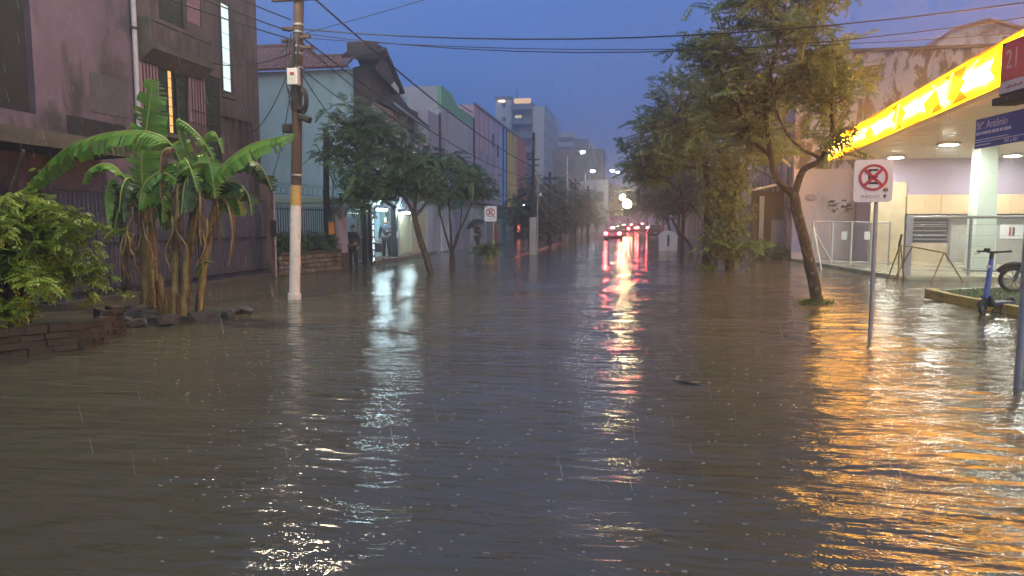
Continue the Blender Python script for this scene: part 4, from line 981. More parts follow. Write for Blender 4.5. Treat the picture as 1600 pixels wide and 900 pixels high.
# ================================================================ signs
sign_w = mat('sign_white', (.74,.73,.78), (.7,.69,.74), rough=.4, scale=2)
sign_r = mat('sign_red', (.48,.04,.07), rough=.45)
ink = mat('sign_ink', (.02,.02,.035), rough=.6)
ink2 = mat('sign_faded_ink', (.33,.32,.36), rough=.6)
def rounded(w,h,r,y,n=5):
    P=[]
    for cx,cz,a0 in ((w/2-r,h/2-r,0),(-w/2+r,h/2-r,90),(-w/2+r,-h/2+r,180),(w/2-r,-h/2+r,270)):
        for k in range(n+1): a=R(a0+90*k/n); P.append((cx+r*math.cos(a),y,cz+r*math.sin(a)))
    return P
def sh_(P,dx,dz): return [(x+dx,y,z+dz) for x,y,z in P]
def ring(cx,cz,r0,r1,y,t=.004,n=36):
    m=MB()
    for k in range(n):
        a,b=2*math.pi*k/n,2*math.pi*(k+1)/n
        m.add([(cx+r0*math.cos(a),y,cz+r0*math.sin(a)),(cx+r1*math.cos(a),y,cz+r1*math.sin(a)),(cx+r1*math.cos(b),y,cz+r1*math.sin(b)),(cx+r0*math.cos(b),y,cz+r0*math.sin(b))],[(0,1,2,3)])
    return m
def parking_sign(label, loc, rz, w, h, zc, pr, dx, ptop):
    t=thing('parking_sign', label, 'traffic sign', (0,0,0))
    MB().tube([(0,0,-.45),(0,0,ptop)],pr,10).build('post', galv, t)
    pl=bevel(MB().prism(sh_(rounded(w,h,.05,-pr-.022),dx,zc),(0,.006,0)).build('plate', sign_w, t),.001,1)
    y=-pr-.026; cz=zc+h*.08; r=w*.375
    text('letter_e','E',w*.62,ink,pl,(dx-.01,y+.0005,cz),(R(90),0,0),.0012,sx=1.05)
    ring(dx,cz,r*.82,r,y-.004).build('red_ring', sign_r, pl)
    for s in (1,-1): MB().obox((dx,y-.003,cz),(2*r*.84,.0015,.042*w/.5),Matrix.Rotation(s*R(45),3,'Y')).build('red_slash', sign_r, pl)
    ring(dx+w*.32,zc-h*.22,.024*w/.5,.033*w/.5,y-.002,n=16).build('tow_symbol', ink, pl)
    MB().box(dx+w*.32-.02,dx+w*.32+.02,y-.003,y-.002,zc-h*.22-.012,zc-h*.22+.012).build('tow_truck', ink, pl)
    a=zc-h*.365
    MB().prism([(dx+w*.31-.008,y-.001,a-.03),(dx+w*.31+.008,y-.001,a-.03),(dx+w*.31+.008,y-.001,a),(dx+w*.31+.028,y-.001,a),(dx+w*.31,y-.001,a+.03),(dx+w*.31-.028,y-.001,a),(dx+w*.31-.008,y-.001,a)],(0,-.001,0)).build('arrow', ink, pl)
    text('lettering','INICIO',w*.125,ink2,pl,(dx-.03,y,zc-h*.37),(R(90),0,0),.001,sx=1.3)
    t.location=loc; t.rotation_euler=(0,0,rz); return t
parking_sign('no parking sign with red crossed ring and INICIO standing in the water',(3.47,10.96,0),R(-14),.50,.60,2.285,.03,-.055,2.5)
parking_sign('far no parking sign on the left pavement above the umbrella',(-6.75,35.0,0),R(8),.6,.76,2.12,.04,-.14,2.4)
# street name post with advertising box
sp = thing('street_name_post', 'blurred grey post with blue street name plate and red advertising box', 'street sign', (0,0,0))
MB().tube([(.0,.07,-.45),(.0,.07,3.8)],.045,12).build('post', galv, sp)
blue = mat('plate_blue', (.035,.06,.27), rough=.4); lt = mat('plate_lettering', (.6,.6,.68), rough=.5)
pl = MB().box(-.88,-.02,-.012,.0,2.51,2.83).build('name_plate', blue, sp)
text('lettering','Stº. Antônio',.115,lt,pl,(-.86,-.0135,2.75),(R(90),0,0),.001,'LEFT',.95)
m=MB(); x=-.86
while x<-.28: wv=random.uniform(.02,.045); m.box(x,x+wv,-.014,-.0125,2.655,2.687); x+=wv+random.choice((.006,.006,.02))
m.build('small_line', lt, pl)
MB().box(-.88,-.02,-.0145,-.0125,2.572,2.58).build('rule', lt, pl)
m=MB(); x=-.86
while x<-.3: wv=random.uniform(.01,.03); m.box(x,x+wv,-.014,-.0125,2.595,2.606); x+=wv+.006
m.build('small_line', lt, pl)
text('lettering','347 a 421',.058,lt,pl,(-.36,-.0135,2.542),(R(90),0,0),.001,'LEFT')
m=MB(); x=-.86
while x<-.6: wv=random.uniform(.01,.03); m.box(x,x+wv,-.014,-.0125,2.536,2.55); x+=wv+.006
m.build('small_line', lt, pl)
ad = bevel(MB().box(-.40,.55,-.07,.16,3.0,3.54).build('advert_box', mat('box_frame',(.05,.04,.04),rough=.5), sp),.01)
adr = MB().prism([(-.38,-.072,3.14),(.54,-.072,3.14),(.54,-.072,3.53),(-.30,-.072,3.53),(-.36,-.072,3.47),(-.38,-.072,3.38)],(0,-.004,0)).build('red_panel', mat('advert_red',(.50,.05,.05),(.45,.045,.05),rough=.4,emit=(.5,.05,.05),estr=.10), ad)
MB().box(-.38,.54,-.0755,-.0715,3.02,3.136).build('white_strip', mat('advert_white',(.7,.6,.55),rough=.5), ad)
text('lettering','21',.27,mat('advert_digits',(.75,.5,.46)),ad,(-.31,-.0775,3.34),(R(90),0,0),.001,'LEFT',.85)
m=MB()
for k in range(9): m.box(-.28+k*.03,-.26+k*.03,-.0775,-.076,3.06,3.075+.008*(k%3))
m.build('small_line', sign_r, ad)
bevel(MB().box(-.5,.55,-.08,.17,2.92,2.995).build('bottom_rail', rubber, sp),.01)
sp.location=(3.88,7.9,0); sp.rotation_euler=(0,0,R(-84))

# ================================================================ scooter and motorcycle
sb = mat('scooter_blue', (.10,.14,.42), (.085,.12,.36), rough=.3, scale=3)
def wheel(par,c,r,w,name='wheel',spokes=0,axis='X',rimm=None):
    rt=Matrix.Rotation(R(90),3,'Y')
    o=MB(); n=18
    tor=[(r-w*.5+w*.5*math.cos(a), w*.5*math.sin(a)) for a in np.linspace(0,2*math.pi,9)]
    o.lathe(tor,c,n,M=rt,cap=False); ob=o.build(name, rubber, par)
    rm=MB().lathe([(r-w*.95,-w*.3),(r-w*.75,-w*.36),(r-w*.75,w*.36),(r-w*.95,w*.3)],c,n,M=rt,cap=False)
    rm.lathe([(.0,-w*.4),(.03,-w*.4),(.03,w*.4),(0,w*.4)],c,8,M=rt)
    for k in range(spokes):
        a=2*math.pi*k/spokes; rm.bar(c,(c[0],c[1]+(r-w*.8)*math.cos(a),c[2]+(r-w*.8)*math.sin(a)),.008,4)
    rm.build('rim', rimm or galv, ob); return ob
sc = thing('electric_scooter', 'blue rental kick scooter parked against the yellow kerb', 'scooter', (0,0,0))
# local: front at +y, stands at origin
wheel(sc,(0,.42,.11),.125,.06,spokes=5); wheel(sc,(0,-.5,.11),.125,.06,spokes=5)
bevel(MB().prism([(-.09,.22,.13),(-.09,-.48,.13),(-.09,-.52,.21),(-.09,.16,.21),(-.09,.3,.36),(-.09,.36,.34)],(.18,0,0)).build('deck', mat('scooter_deck',(.035,.04,.07),rough=.5), sc),.02)
MB().box(-.07,.07,-.4,.14,.212,.218).build('grip_mat', mat('grip_grey',(.4,.42,.45),rough=.8), sc)
MB().tube([(0,.34,.3),(0,.27,.75),(0,.235,1.02)],[.055,.045,.038],10).build('stem', sb, sc)
MB().tube([(0,.235,1.02),(0,.22,1.14)],.036,10).build('neck', rubber, sc)
MB().tube([(-.3,.15,1.17),(-.12,.2,1.155),(0,.22,1.14),(.12,.2,1.155),(.3,.15,1.15)],[.018,.017,.024,.017,.018],8).build('handlebar', rubber, sc)
MB().obox((.1,.2,1.19),(.09,.05,.05)).build('display', rubber, sc)
MB().tube([(.2,.2,1.17),(.24,.22,1.11),(.3,.22,1.1)],.008,5).build('brake_lever', iron, sc)
MB().lathe([(.0,-.02),(.03,-.015),(.035,.02)],(0,.3,.88),10,M=Matrix.Rotation(R(-90),3,'X')).build('headlamp', sign_w, sc)
for y in (.42,-.5):
    MB().tube([(0,y+.15*math.cos(a),.11+.15*math.sin(a)) for a in np.linspace(.2,2.6,8)],.035,6).build('mudguard', rubber, sc)
for s in (-1,1): MB().bar((s*.04,.42,.11),(s*.03,.34,.36),.016).build('fork', rubber, sc)
MB().bar((0.02,-.1,.13),(.16,-.16,-.02),.012).build('kickstand', iron, sc)
sc.location=(6.78,14.55,-.0); sc.rotation_euler=(0,0,R(128))
chrome = mat('chrome', (.6,.6,.62), rough=.15, metal=1.)
mc = thing('motorcycle', 'black motorcycle parked on the grass behind the grey post', 'motorcycle', (0,0,0))
wheel(mc,(0,.68,.30),.31,.1,spokes=10,rimm=chrome); wheel(mc,(0,-.66,.30),.31,.12,spokes=10,rimm=chrome)
bevel(MB().prism([(-.13,.1,.3),(-.13,.3,.42),(-.13,.22,.62),(-.13,-.12,.62),(-.13,-.2,.35)],(.26,0,0)).build('engine', galv, mc),.03)
for k in range(4): MB().box(-.16,.16,.0,.2,.42+k*.045,.44+k*.045).build('fin', chrome, mc)
MB().lathe([(0,-.3),(.1,-.27),(.145,-.05),(.15,.12),(.1,.26),(0,.3)],(0,.12,.8),12,M=Matrix.Rotation(R(-80),3,'X')).build('tank', mat('tank_black',(.03,.03,.035),rough=.2), mc)
bevel(MB().prism([(-.13,-.1,.74),(-.13,-.8,.78),(-.13,-.82,.86),(-.13,-.4,.86),(-.13,-.1,.82)],(.26,0,0)).build('seat', rubber, mc),.03)
for s in (-1,1):
    MB().bar((s*.09,.68,.3),(s*.08,.42,1.0),.025).build('fork', chrome, mc)
    MB().bar((s*.1,-.66,.3),(s*.12,-.5,.72),.02).build('shock', chrome, mc)
    mr=MB().bar((s*.28,.34,1.04),(s*.32,.36,1.22),.008,5).build('mirror_stalk', iron, mc)
    MB().lathe([(0,-.01),(.06,-.005),(.06,.01)],(s*.32,.36,1.25),10,M=Matrix.Rotation(R(-90),3,'X')).build('mirror', rubber, mr)
MB().tube([(-.36,.26,1.03),(-.2,.38,1.05),(.2,.38,1.05),(.36,.26,1.03)],.014,6).build('handlebar', iron, mc)
MB().lathe([(.03,-.1),(.09,-.05),(.1,.05)],(0,.52,.92),12,M=Matrix.Rotation(R(-90),3,'X')).build('headlamp', chrome, mc)
MB().tube([(0,.68+.36*math.cos(a),.30+.36*math.sin(a)) for a in np.linspace(.5,2.3,7)],.06,6).build('mudguard', rubber, mc)
MB().tube([(0,-.66+.37*math.cos(a),.30+.37*math.sin(a)) for a in np.linspace(.9,2.9,7)],.07,6).build('mudguard', rubber, mc)
MB().tube([(.12,.2,.32),(.16,-.1,.25),(.17,-.75,.35)],[.025,.03,.045],8).build('exhaust', chrome, mc)
MB().tube([(0,.4,.95),(0,.1,.62),(0,-.2,.4),(0,-.45,.7)],.03,6).build('frame', iron, mc)
mc.location=(9.3,17.6,.1); mc.rotation_euler=(R(0),R(-8),R(70))

# ================================================================ recycling container, planter, floating branch
cw = mat('container_white', (.60,.60,.70), (.54,.54,.64), rough=.4, scale=2)
bn = thing('waste_container', 'white domed waste container standing at the right kerb', 'container', (2.25,44,0))
bevel(MB().box(1.7,2.8,43.5,44.5,-.2,.82).build('body', cw, bn),.04)
pf=[(1.66+ (1.18)*k/10, .83+.36*math.sin(math.pi*k/10)**.6) for k in range(11)]
MB().prism([(x,43.46,z) for x,z in pf]+[(2.84,43.46,.8),(1.66,43.46,.8)],(0,1.08,0)).build('lid', cw, bn)
MB().box(2.19,2.31,43.44,43.458,.25,.95).build('slot', mat('slot_dark',(.08,.08,.1)), bn)
for x in (1.75,2.68): MB().box(x,x+.07,43.44,43.498,.1,.8).build('rib', cw, bn)
tub = mat('terracotta_tub', (.36,.31,.24), rough=.8, scale=5)
pt = thing('potted_plant', 'leafy shrub in a pale tub on the left pavement', 'plant', (-5.85,29.0,0))
MB().lathe([(.2,-.2),(.26,.3),(.3,.34),(.27,.34)],(-5.85,29.0,0),14).build('tub', tub, pt)
db = thing('floating_branch', 'broken brown branch floating mid road', 'branch', (.6,7.5,0))
MB().tube([(.49,7.62,.015),(.6,7.5,.03),(.74,7.42,.012)],[.012,.022,.01],6).build('stick', wood_dk, db)
MB().prism([(.62,7.52,.03),(.72,7.55,.035),(.74,7.48,.03)],(0,0,.004)).build('leaf_scrap', mat('dead_leaf',(.25,.15,.06)), db)
MB().tube([(.5,7.63,.02),(.52,7.66,.05),(.56,7.66,.07)],[.02,.016,.004],6).build('twig', mat('dead_leaf2',(.3,.2,.1)), db)
# ================================================================ cars in the rain
tail = glow('tail_lamp', (1.,.03,.04), 190.)
tail_hot = glow('tail_core', (1.,.3,.22), 120.)
def car(name,label,loc,rz,col,lit=True,sc_=1.):
    t=thing(name,label,'car',(0,0,0),group=None)
    paint=mat('paint_%d%d%d'%tuple(int(c*999) for c in col),col,rough=.25,scale=1,wet=.6)
    st=[(-.0,.35,.62,.86,.72,.55),(.05,.3,.9,.95,.82,.70),(.25,.25,.95,1.25,.84,.62),(.6,.22,.95,1.45,.85,.60),(1.6,.2,.93,1.5,.86,.60),(2.3,.2,.92,1.4,.86,.60),(3.0,.22,.9,1.0,.85,.68),(3.8,.26,.78,.84,.8,.62),(4.05,.32,.6,.66,.68,.5)]
    vs=[];fs=[]
    for y,zb,zw,zr,hw,hr in st:
        for x,z in ((-hw*.9,zb),(-hw,zb+.15),(-hw,zw-.08),(-hw*.95,zw),(-hr,zr-.05),(-hr*.8,zr),(hr*.8,zr),(hr,zr-.05),(hw*.95,zw),(hw,zw-.08),(hw,zb+.15),(hw*.9,zb)): vs.append((x,y,z))
    n=12
    for i in range(len(st)-1):
        for k in range(n): fs.append((i*n+k,i*n+(k+1)%n,(i+1)*n+(k+1)%n,(i+1)*n+k))
    fs.append(tuple(range(n))); fs.append(tuple(range(len(vs)-1,len(vs)-n-1,-1)))
    MB().add(vs,fs,True).build('body', paint, t, recalc=True)
    MB().add([(-.58,.04,.98),(.58,.04,.98),(.5,.4,1.36),(-.5,.4,1.36)],[(0,1,2,3)]).build('rear_window', dglass, t)
    for s in (-1,1):
        MB().add([(s*.862,.7,1.0),(s*.862,2.5,1.0),(s*.63,2.2,1.38),(s*.63,.8,1.4)],[(0,1,2,3) if s>0 else (3,2,1,0)]).build('side_window', dglass, t)
        l=bevel(MB().box(s*.66-.14,s*.66+.14,-.05,.06,.68,.92).build('tail_light', tail if lit else sign_r, t),.02)
        if lit: MB().lathe([(0,-.02),(.06,-.015),(.08,.0)],(s*.66,-.06,.8),8,M=Matrix.Rotation(R(-90),3,'X')).build('brake_lamp', tail_hot, l)
        wheel(t,(s*.74,.75,.27),.3,.18); wheel(t,(s*.74,3.2,.27),.3,.18)
    if lit: MB().box(-.16,.16,.3,.36,1.36,1.41).build('high_brake_light', tail_hot, t)
    bevel(MB().box(-.8,.8,-.09,.08,.32,.56).build('bumper', rubber, t),.04)
    MB().box(-.22,.22,-.1,-.092,.58,.68).build('number_plate', sign_w, t)
    t.location=loc; t.rotation_euler=(0,0,rz); t.scale=(sc_,)*3; return t
car('car','nearest silver hatchback with red tail lights driving away',(-1.6,66,-.1),R(-2),(.3,.3,.32),sc_=.95)
car('car','dark car ahead of the nearest hatchback, left lane',(-.95,104,-.05),R(-2),(.05,.05,.06))
car('car','small car half hidden between the two braking cars',(.2,118,-.05),R(0),(.12,.06,.06))
car('car','black tall car braking in the right lane under the amber lamps',(1.85,112,-.05),R(0),(.03,.03,.035),sc_=1.1)
car('car','unlit dark red car parked beside the white container',(2.75,80,-.1),R(0),(.18,.05,.06),lit=False)
# ================================================================ vegetation
def frond_mesh(P, D, L, npairs=8, lw=.22, droop=.25, ll=.16, roll=None, bare=.12):
    """compound leaves: P (N,3) starts, D (N,3) directions, L (N,) lengths -> verts, quads, tint"""
    N=len(P); D=D/np.linalg.norm(D,axis=1,keepdims=True)
    up=np.tile([0,0,1.],(N,1)); up[np.abs(D[:,2])>.93]=[1,0,0]
    Sd=np.cross(D,up); Sd/=np.linalg.norm(Sd,axis=1,keepdims=True); Nr=np.cross(Sd,D)
    ro=rng.normal(0,.5,N) if roll is None else roll
    c,s=np.cos(ro)[:,None],np.sin(ro)[:,None]
    Sd,Nr=Sd*c+Nr*s,Nr*c-Sd*s
    T=[];F=[]
    for k in range(npairs):
        t=bare+(1-bare)*k/npairs; w=lw*(1-.55*(t-.35)**2*2)
        for sg in (1,-1):
            o=len(T); h=.5/npairs
            T+=[(t,0,0),(t+ll*.55-h,sg*w*.5,.015),(t+ll*.75,sg*w,-.05),(t+ll*.55+h,sg*w*.45,.01)]
            F.append((o,o+1,o+2,o+3) if sg>0 else (o+3,o+2,o+1,o))
    T=np.array(T); F=np.array(F); K=len(T)
    jt=rng.normal(0,.012,(N,K,3))
    tt=T[None]+jt
    z=tt[:,:,2]-droop*tt[:,:,0]**2
    Vt=P[:,None]+L[:,None,None]*(tt[:,:,0:1]*D[:,None]+tt[:,:,1:2]*Sd[:,None]+(tt[:,:,2:3])*Nr[:,None])
    Vt[:,:,2]-=(L[:,None]*droop*tt[:,:,0]**2)
    Fa=(F[None]+(np.arange(N)*K)[:,None,None]).reshape(-1,4)
    tint=np.repeat(rng.random(N),K)
    return Vt.reshape(-1,3),Fa,tint
def crown(name, clusters, m, parent, per=12, length=.4, npairs=8, lw=.22, droop=.3, ll=.16, spread=.18, upb=.15):
    Cc=np.array(clusters); n=len(Cc)*per
    P=np.repeat(Cc,per,0)+rng.normal(0,spread,(n,3))*[1,1,.6]
    D=rng.normal(0,1,(n,3)); D[:,2]=D[:,2]*.45+upb
    L=length*rng.uniform(.4,1.4,n)
    v,f,t=frond_mesh(P,D,L,npairs,lw,droop,ll)
    return npmesh(name, v, f, m, t, parent)
def blobs(spec):
    out=[]
    for cx,cy,cz,rx,ry,rz,n in spec:
        k=0
        while k<n:
            q=rng.uniform(-1,1,3); d=np.linalg.norm(q)
            if d>1 or rng.random()>d**1.2+.12: continue
            out.append((cx+q[0]*rx,cy+q[1]*ry,cz+q[2]*rz)); k+=1
    return out
bark = mat('tree_bark', (.065,.05,.038), (.035,.027,.022), rough=.9, scale=9, bump=.03, bscale=26, stain=(.15,.145,.11), sscale=(9,9,6), sthr=(.55,.62))
bark_dk = mat('dark_bark', (.05,.038,.03), (.03,.024,.02), rough=.9, scale=9, bump=.012, bscale=22)
def smooth_path(pts, n=4):
    P=[V(*p) for p in pts]; out=[]
    for i in range(len(P)-1):
        p0=P[max(i-1,0)];p1=P[i];p2=P[i+1];p3=P[min(i+2,len(P)-1)]
        for k in range(n):
            t=k/n; out.append(.5*((2*p1)+(p2-p0)*t+(2*p0-5*p1+4*p2-p3)*t*t+(3*p1-p0-3*p2+p3)*t**3))
    out.append(P[-1]); return out
def tree(name,label,base,limbs,blob,lm,bk=None,per=12,length=.4,npairs=8,lw=.22,droop=.3,ll=.16,spread=.2,twig=.6,group=None,tw_r=.014):
    bk=bk or bark
    t=thing(name,label,'tree',base,group=group)
    m=MB(); nodes=[]
    for pts,r0,r1 in limbs:
        sp=smooth_path(pts); n=len(sp)
        sp=[p+V(jit(.012),jit(.012),0) for p in sp]
        m.tube(sp,[r0+(r1-r0)*(i/(n-1))**.8 for i in range(n)],9)
        nodes+=[(p,r0+(r1-r0)*i/(n-1)) for i,p in enumerate(sp) if i>n*.35]
    trunk=m.build('trunk', bk, t)
    cl=blobs(blob); b=MB()
    na=np.array([tuple(p) for p,_ in nodes])
    for c in cl:
        if random.random()>twig: continue
        cc=np.array(c); dd=np.linalg.norm(na-cc+np.array([0,0,.25]),axis=1); j=int(np.argmin(dd)); p=V(*na[j])
        q=V(*c); mid=p.lerp(q,.55)+V(jit(.1),jit(.1),-.06*dd[j]+jit(.06))
        r=min(nodes[j][1]*.5,tw_r*(1+dd[j]*.6))
        b.tube(smooth_path([p,mid,q],3),[r,r*.85,r*.7,r*.6,r*.5,r*.4,r*.3],5,cap=False)
    if b.v: b.build('branches', bk, t)
    crown('crown', cl, lm, t, per, length, npairs, lw, droop, ll, spread)
    return t
lf_a = leafmat('feathery_olive_leaf', (.08,.135,.055), (.135,.21,.085), (.2,.29,.115))
lf_b = leafmat('dark_street_leaf', (.05,.105,.042), (.085,.165,.062), (.14,.23,.085))
lf_c = leafmat('far_leaf', (.04,.08,.035), (.065,.12,.048), (.105,.165,.062))
lf_b2 = leafmat('olive_street_leaf', (.075,.125,.045), (.125,.195,.07), (.19,.27,.095))
lf_v = leafmat('vine_leaf', (.09,.09,.03), (.10,.15,.035), (.17,.26,.06))
# T1 leaning feathery tree in front of the station
tree('feathery_tree','leaning feathery tree in the flood left of the crossed ring sign',(3.92,15.7,0),[
 ([(3.95,15.7,-.4),(3.92,15.7,0),(3.68,15.7,1.0),(3.43,15.7,1.95),(3.36,15.7,2.3)],.135,.10),
 ([(3.36,15.7,2.25),(3.5,15.65,2.75),(3.85,15.6,3.0),(4.02,15.5,3.6),(3.92,15.5,4.5)],.085,.03),
 ([(3.85,15.6,3.0),(3.3,15.5,3.3),(2.9,15.3,3.9),(2.7,15.2,4.8)],.04,.02),
 ([(3.36,15.7,2.25),(2.98,15.7,2.65),(2.85,15.8,3.3),(2.75,15.8,4.2),(2.9,15.8,5.2),(3.1,15.8,6.3)],.08,.025),
 ([(2.87,15.8,3.1),(2.5,15.9,3.5),(2.1,16.0,4.4),(1.7,15.9,5.1)],.05,.02),
 ([(2.8,15.8,4.0),(3.3,15.9,4.8),(3.7,15.9,5.8)],.045,.02),
 ([(3.3,15.7,2.4),(3.0,15.4,2.5),(2.6,15.3,2.75)],.03,.012)],
 [(2.9,15.7,5.0,1.35,1.2,.8,40),(1.65,15.6,5.2,.7,.7,.3,15),(2.0,15.9,4.2,.75,.8,.4,17),(3.9,15.5,4.55,.62,.8,.75,26),(3.2,15.8,6.25,1.0,.9,.4,20),(2.3,15.7,6.0,.7,.8,.3,9),(4.05,15.6,3.35,.3,.3,.22,6),(2.3,15.7,3.6,.6,.8,.3,10)],
 lf_a,per=17,length=.42,npairs=12,lw=.16,ll=.09,droop=.12,spread=.17,twig=1.)
# tuft of grass at its foot
gtf = thing('grass_tuft','bright grass tuft round the foot of the leaning tree','grass',(3.9,15.6,0))
def in_tuft():
    a=random.uniform(0,6.28); r=random.uniform(.08,.42)*random.uniform(.4,1); return (3.88+r*1.15*math.cos(a)-.06,15.62+r*.7*math.sin(a))
MB().lathe([(.0,.05),(.2,.035),(.38,-.05)],(3.84,15.62,0),12).build('mound', soil, gtf)
blades(900,in_tuft,.0,.11,'blades',gtf)
# T2 vine-clad pair
t2_=tree('vine_clad_tree','broad vine covered tree in mid picture right of the road',(3.4,26.1,0),[
 ([(3.5,26.0,-.4),(3.5,26.0,.2),(3.4,26.0,2.0),(3.3,26.,3.6),(2.7,26,4.6),(1.6,26,5.2)],.22,.06),
 ([(3.35,26.0,2.0),(3.75,25.9,3.0),(3.95,25.9,4.2),(3.9,26,5.6),(3.7,26,6.6)],.13,.04),
 ([(2.72,26.4,-.4),(2.75,26.4,1.5),(2.7,26.4,3.0),(2.5,26.4,4.0),(1.8,26.3,4.6),(.8,26,4.9)],.19,.05),
 ([(2.6,26.4,3.6),(1.6,26,3.7),(.6,25.8,3.9)],.07,.03),
 ([(3.3,26,3.6),(3.2,26.2,5.2),(2.9,26.4,6.6)],.09,.03)],
 [(1.0,26,4.45,1.3,1.5,1.1,85),(2.2,26,5.8,1.6,1.6,1.2,95),(3.7,26.5,5.8,1.5,1.5,1.3,75),(.5,26,3.6,.7,1,.55,30),(2.2,25.6,4.3,1.0,1.2,.6,36),(4.5,26.3,4.3,.9,1.1,.6,30)],
 lf_b2,per=12,length=.46,npairs=10,lw=.17,ll=.11,droop=.15,spread=.24,twig=.5)
vs=[]
for k in range(190):
    z=random.uniform(.35,4.1); x=random.gauss(3.25,.34 if z>1.2 else .24); vs.append((x,25.8+random.uniform(-.35,.3),z))
crown('vine', vs, lf_v, t2_, 26, .14, 5, .3, .4, .28, .19, -.15)
crown('fern_spray', [(3.9+.16*i,25.6,.95-.02*i+jit(.06)) for i in range(5)]+[(2.8+jit(.3),25.6,.9+jit(.2)) for i in range(5)], leafmat('fern_leaf',(.09,.17,.03),(.14,.27,.05),(.2,.36,.08)), t2_, 10, .34, 7, .28, .3, .2, .12, .2)
crown('foot_weeds', [(2.75+jit(.25),25.9+jit(.2),.06) for i in range(16)], MATS['fern_leaf'], t2_, 8, .2, 5, .3, .1, .25, .1, .3)
# T3 and trees further up the right kerb
def simple_tree(name,label,x,y,h,r,lm,n,length,lean=0.,per=10,trunk_r=.16,group=None,cz=None,bk=None,npairs=6):
    cz=cz or h*.68
    limbs=[([(x,y,-.3),(x+lean*.3,y,h*.25),(x+lean,y,h*.55),(x+lean*1.2,y,h*.85)],trunk_r,.05)]
    for k in range(4):
        a=k*1.57+jit(.5); limbs.append(([(x+lean*.5,y,h*.35),(x+lean+r*.4*math.cos(a),y+r*.4*math.sin(a),h*.58),(x+lean+r*.75*math.cos(a),y+r*.75*math.sin(a),h*.75)],trunk_r*.5,.03))
    bl=[(x+lean,y,cz,r*.8,r*.8,(h-cz)*1.0,n//2)]
    for k in range(5):
        a=k*1.26+jit(.5); bl.append((x+lean+r*.6*math.cos(a),y+r*.6*math.sin(a),cz+jit(h*.1)-.1*h,r*.5,r*.5,(h-cz)*.6,n//10))
    return tree(name,label,(x,y,0),limbs,bl,lm,bk or bark_dk,per,length,npairs,.22,.3,.17,.3,.3,group)
simple_tree('street_tree','dark round street tree behind the white container',3.3,46.5,6.0,2.1,lf_c,90,.6)
tag(MB().tube(smooth_path([(3.9,45,-.1),(3.5,45,.5),(2.9,45,1.2),(2.5,45,2.0)]),[.08]*12+[.05],8).build('leaning_stem', bark_dk),'thin dark leaning stem right of the white container','tree trunk')
simple_tree('street_tree','street tree on the right kerb past the parked car',3.9,60,7.0,2.6,lf_c,80,.8)
simple_tree('street_tree','right kerb tree whose crown leans over the amber lamps',4.2,76,7.5,3.4,lf_c,80,1.0,lean=-1.2)
simple_tree('street_tree','far right kerb tree closing the view above the cars',4.6,100,8.0,4.0,lf_c,80,1.3,lean=-1.)
simple_tree('street_tree','tree at the very end of the street between the lamps',3.5,138,9.5,5.0,lf_c,70,1.8,lean=-1.5)
simple_tree('street_tree','far left end tree under the office block',-5.5,128,8.5,4.5,lf_c,60,1.8)
# left trees
tree('street_tree','leaning street tree shading the barber shop doorway',(-6.56,22.9,0),[
 ([(-6.5,22.9,-.3),(-6.6,22.9,.2),(-6.95,22.9,1.3),(-7.1,22.9,2.0)],.13,.09),
 ([(-7.1,22.9,1.95),(-7.5,22.9,2.6),(-8.3,22.9,3.3),(-9.3,22.9,4.4)],.07,.025),
 ([(-7.1,22.9,1.95),(-7.0,22.9,2.8),(-7.3,23,3.8)],.06,.02),
 ([(-7.05,22.9,1.9),(-6.5,23,2.6),(-5.9,23.2,3.4)],.05,.02)],
 [(-8.2,23,3.4,1.5,1.1,.95,58),(-9.5,23,4.7,.6,.7,.95,28),(-7.0,23,3.3,1.2,1.,.8,38),(-8.7,22.8,2.6,.9,.8,.4,20),(-5.9,23.6,3.5,.8,.8,.4,10),(-10.2,23.0,3.9,.3,.4,.2,6),(-8.7,23,4.9,1.0,.8,.6,24),(-7.6,23,4.3,.9,.8,.5,16)],
 lf_b,per=13,length=.42,npairs=8,lw=.2,ll=.15,spread=.2,twig=.7)
tree('street_tree','many stemmed young tree left of the potted shrub',(-6.7,26.4,0),[
 ([(-6.7,26.4,-.3),(-6.7,26.4,.5)],.13,.11),
 ([(-6.7,26.4,.45),(-6.95,26.4,1.2),(-7.2,26.4,2.2),(-7.3,26.4,2.9)],.06,.02),
 ([(-6.7,26.4,.45),(-6.75,26.4,1.3),(-6.8,26.4,2.4),(-6.7,26.4,3.2)],.06,.02),
 ([(-6.7,26.4,.45),(-6.5,26.4,1.2),(-6.1,26.4,2.0),(-5.8,26.4,2.7)],.06,.02),
 ([(-6.7,26.4,.5),(-6.35,26.3,1.5),(-6.3,26.3,2.6)],.045,.02)],
 [(-6.3,26.4,3.2,1.05,1.,.7,34),(-6.9,26.4,2.7,.8,.7,.35,12),(-5.6,26.4,3.0,.5,.6,.4,8)],
 lf_b,per=12,length=.42,npairs=8,lw=.2,ll=.15,spread=.2,twig=1.)
for i,(x,y,h,r) in enumerate(((-6.9,49,4.9,1.7),(-6.5,57,5.4,1.9),(-6.4,66,5.8,2.1),(-6.2,76,6.4,2.4),(-6.0,90,7.0,2.8))):
    simple_tree('street_tree',['dense left tree just past the dark pole','second dense left tree past the dark pole','third dense left tree past the dark pole','fourth left tree, beneath the tangle of looped cables','last left tree, beneath the street lamps'][i],x,y,h,r,lf_c,80,.65+.06*i,cz=h*.55,group='trees in a row along the left pavement')
# potted shrub foliage
crown('foliage', [(-5.85+random.gauss(0,.22),29.0+random.gauss(0,.2),.42+random.random()*.3) for _ in range(30)], lf_v, pt, 9, .24, 5, .3, .3, .25, .1, .25)
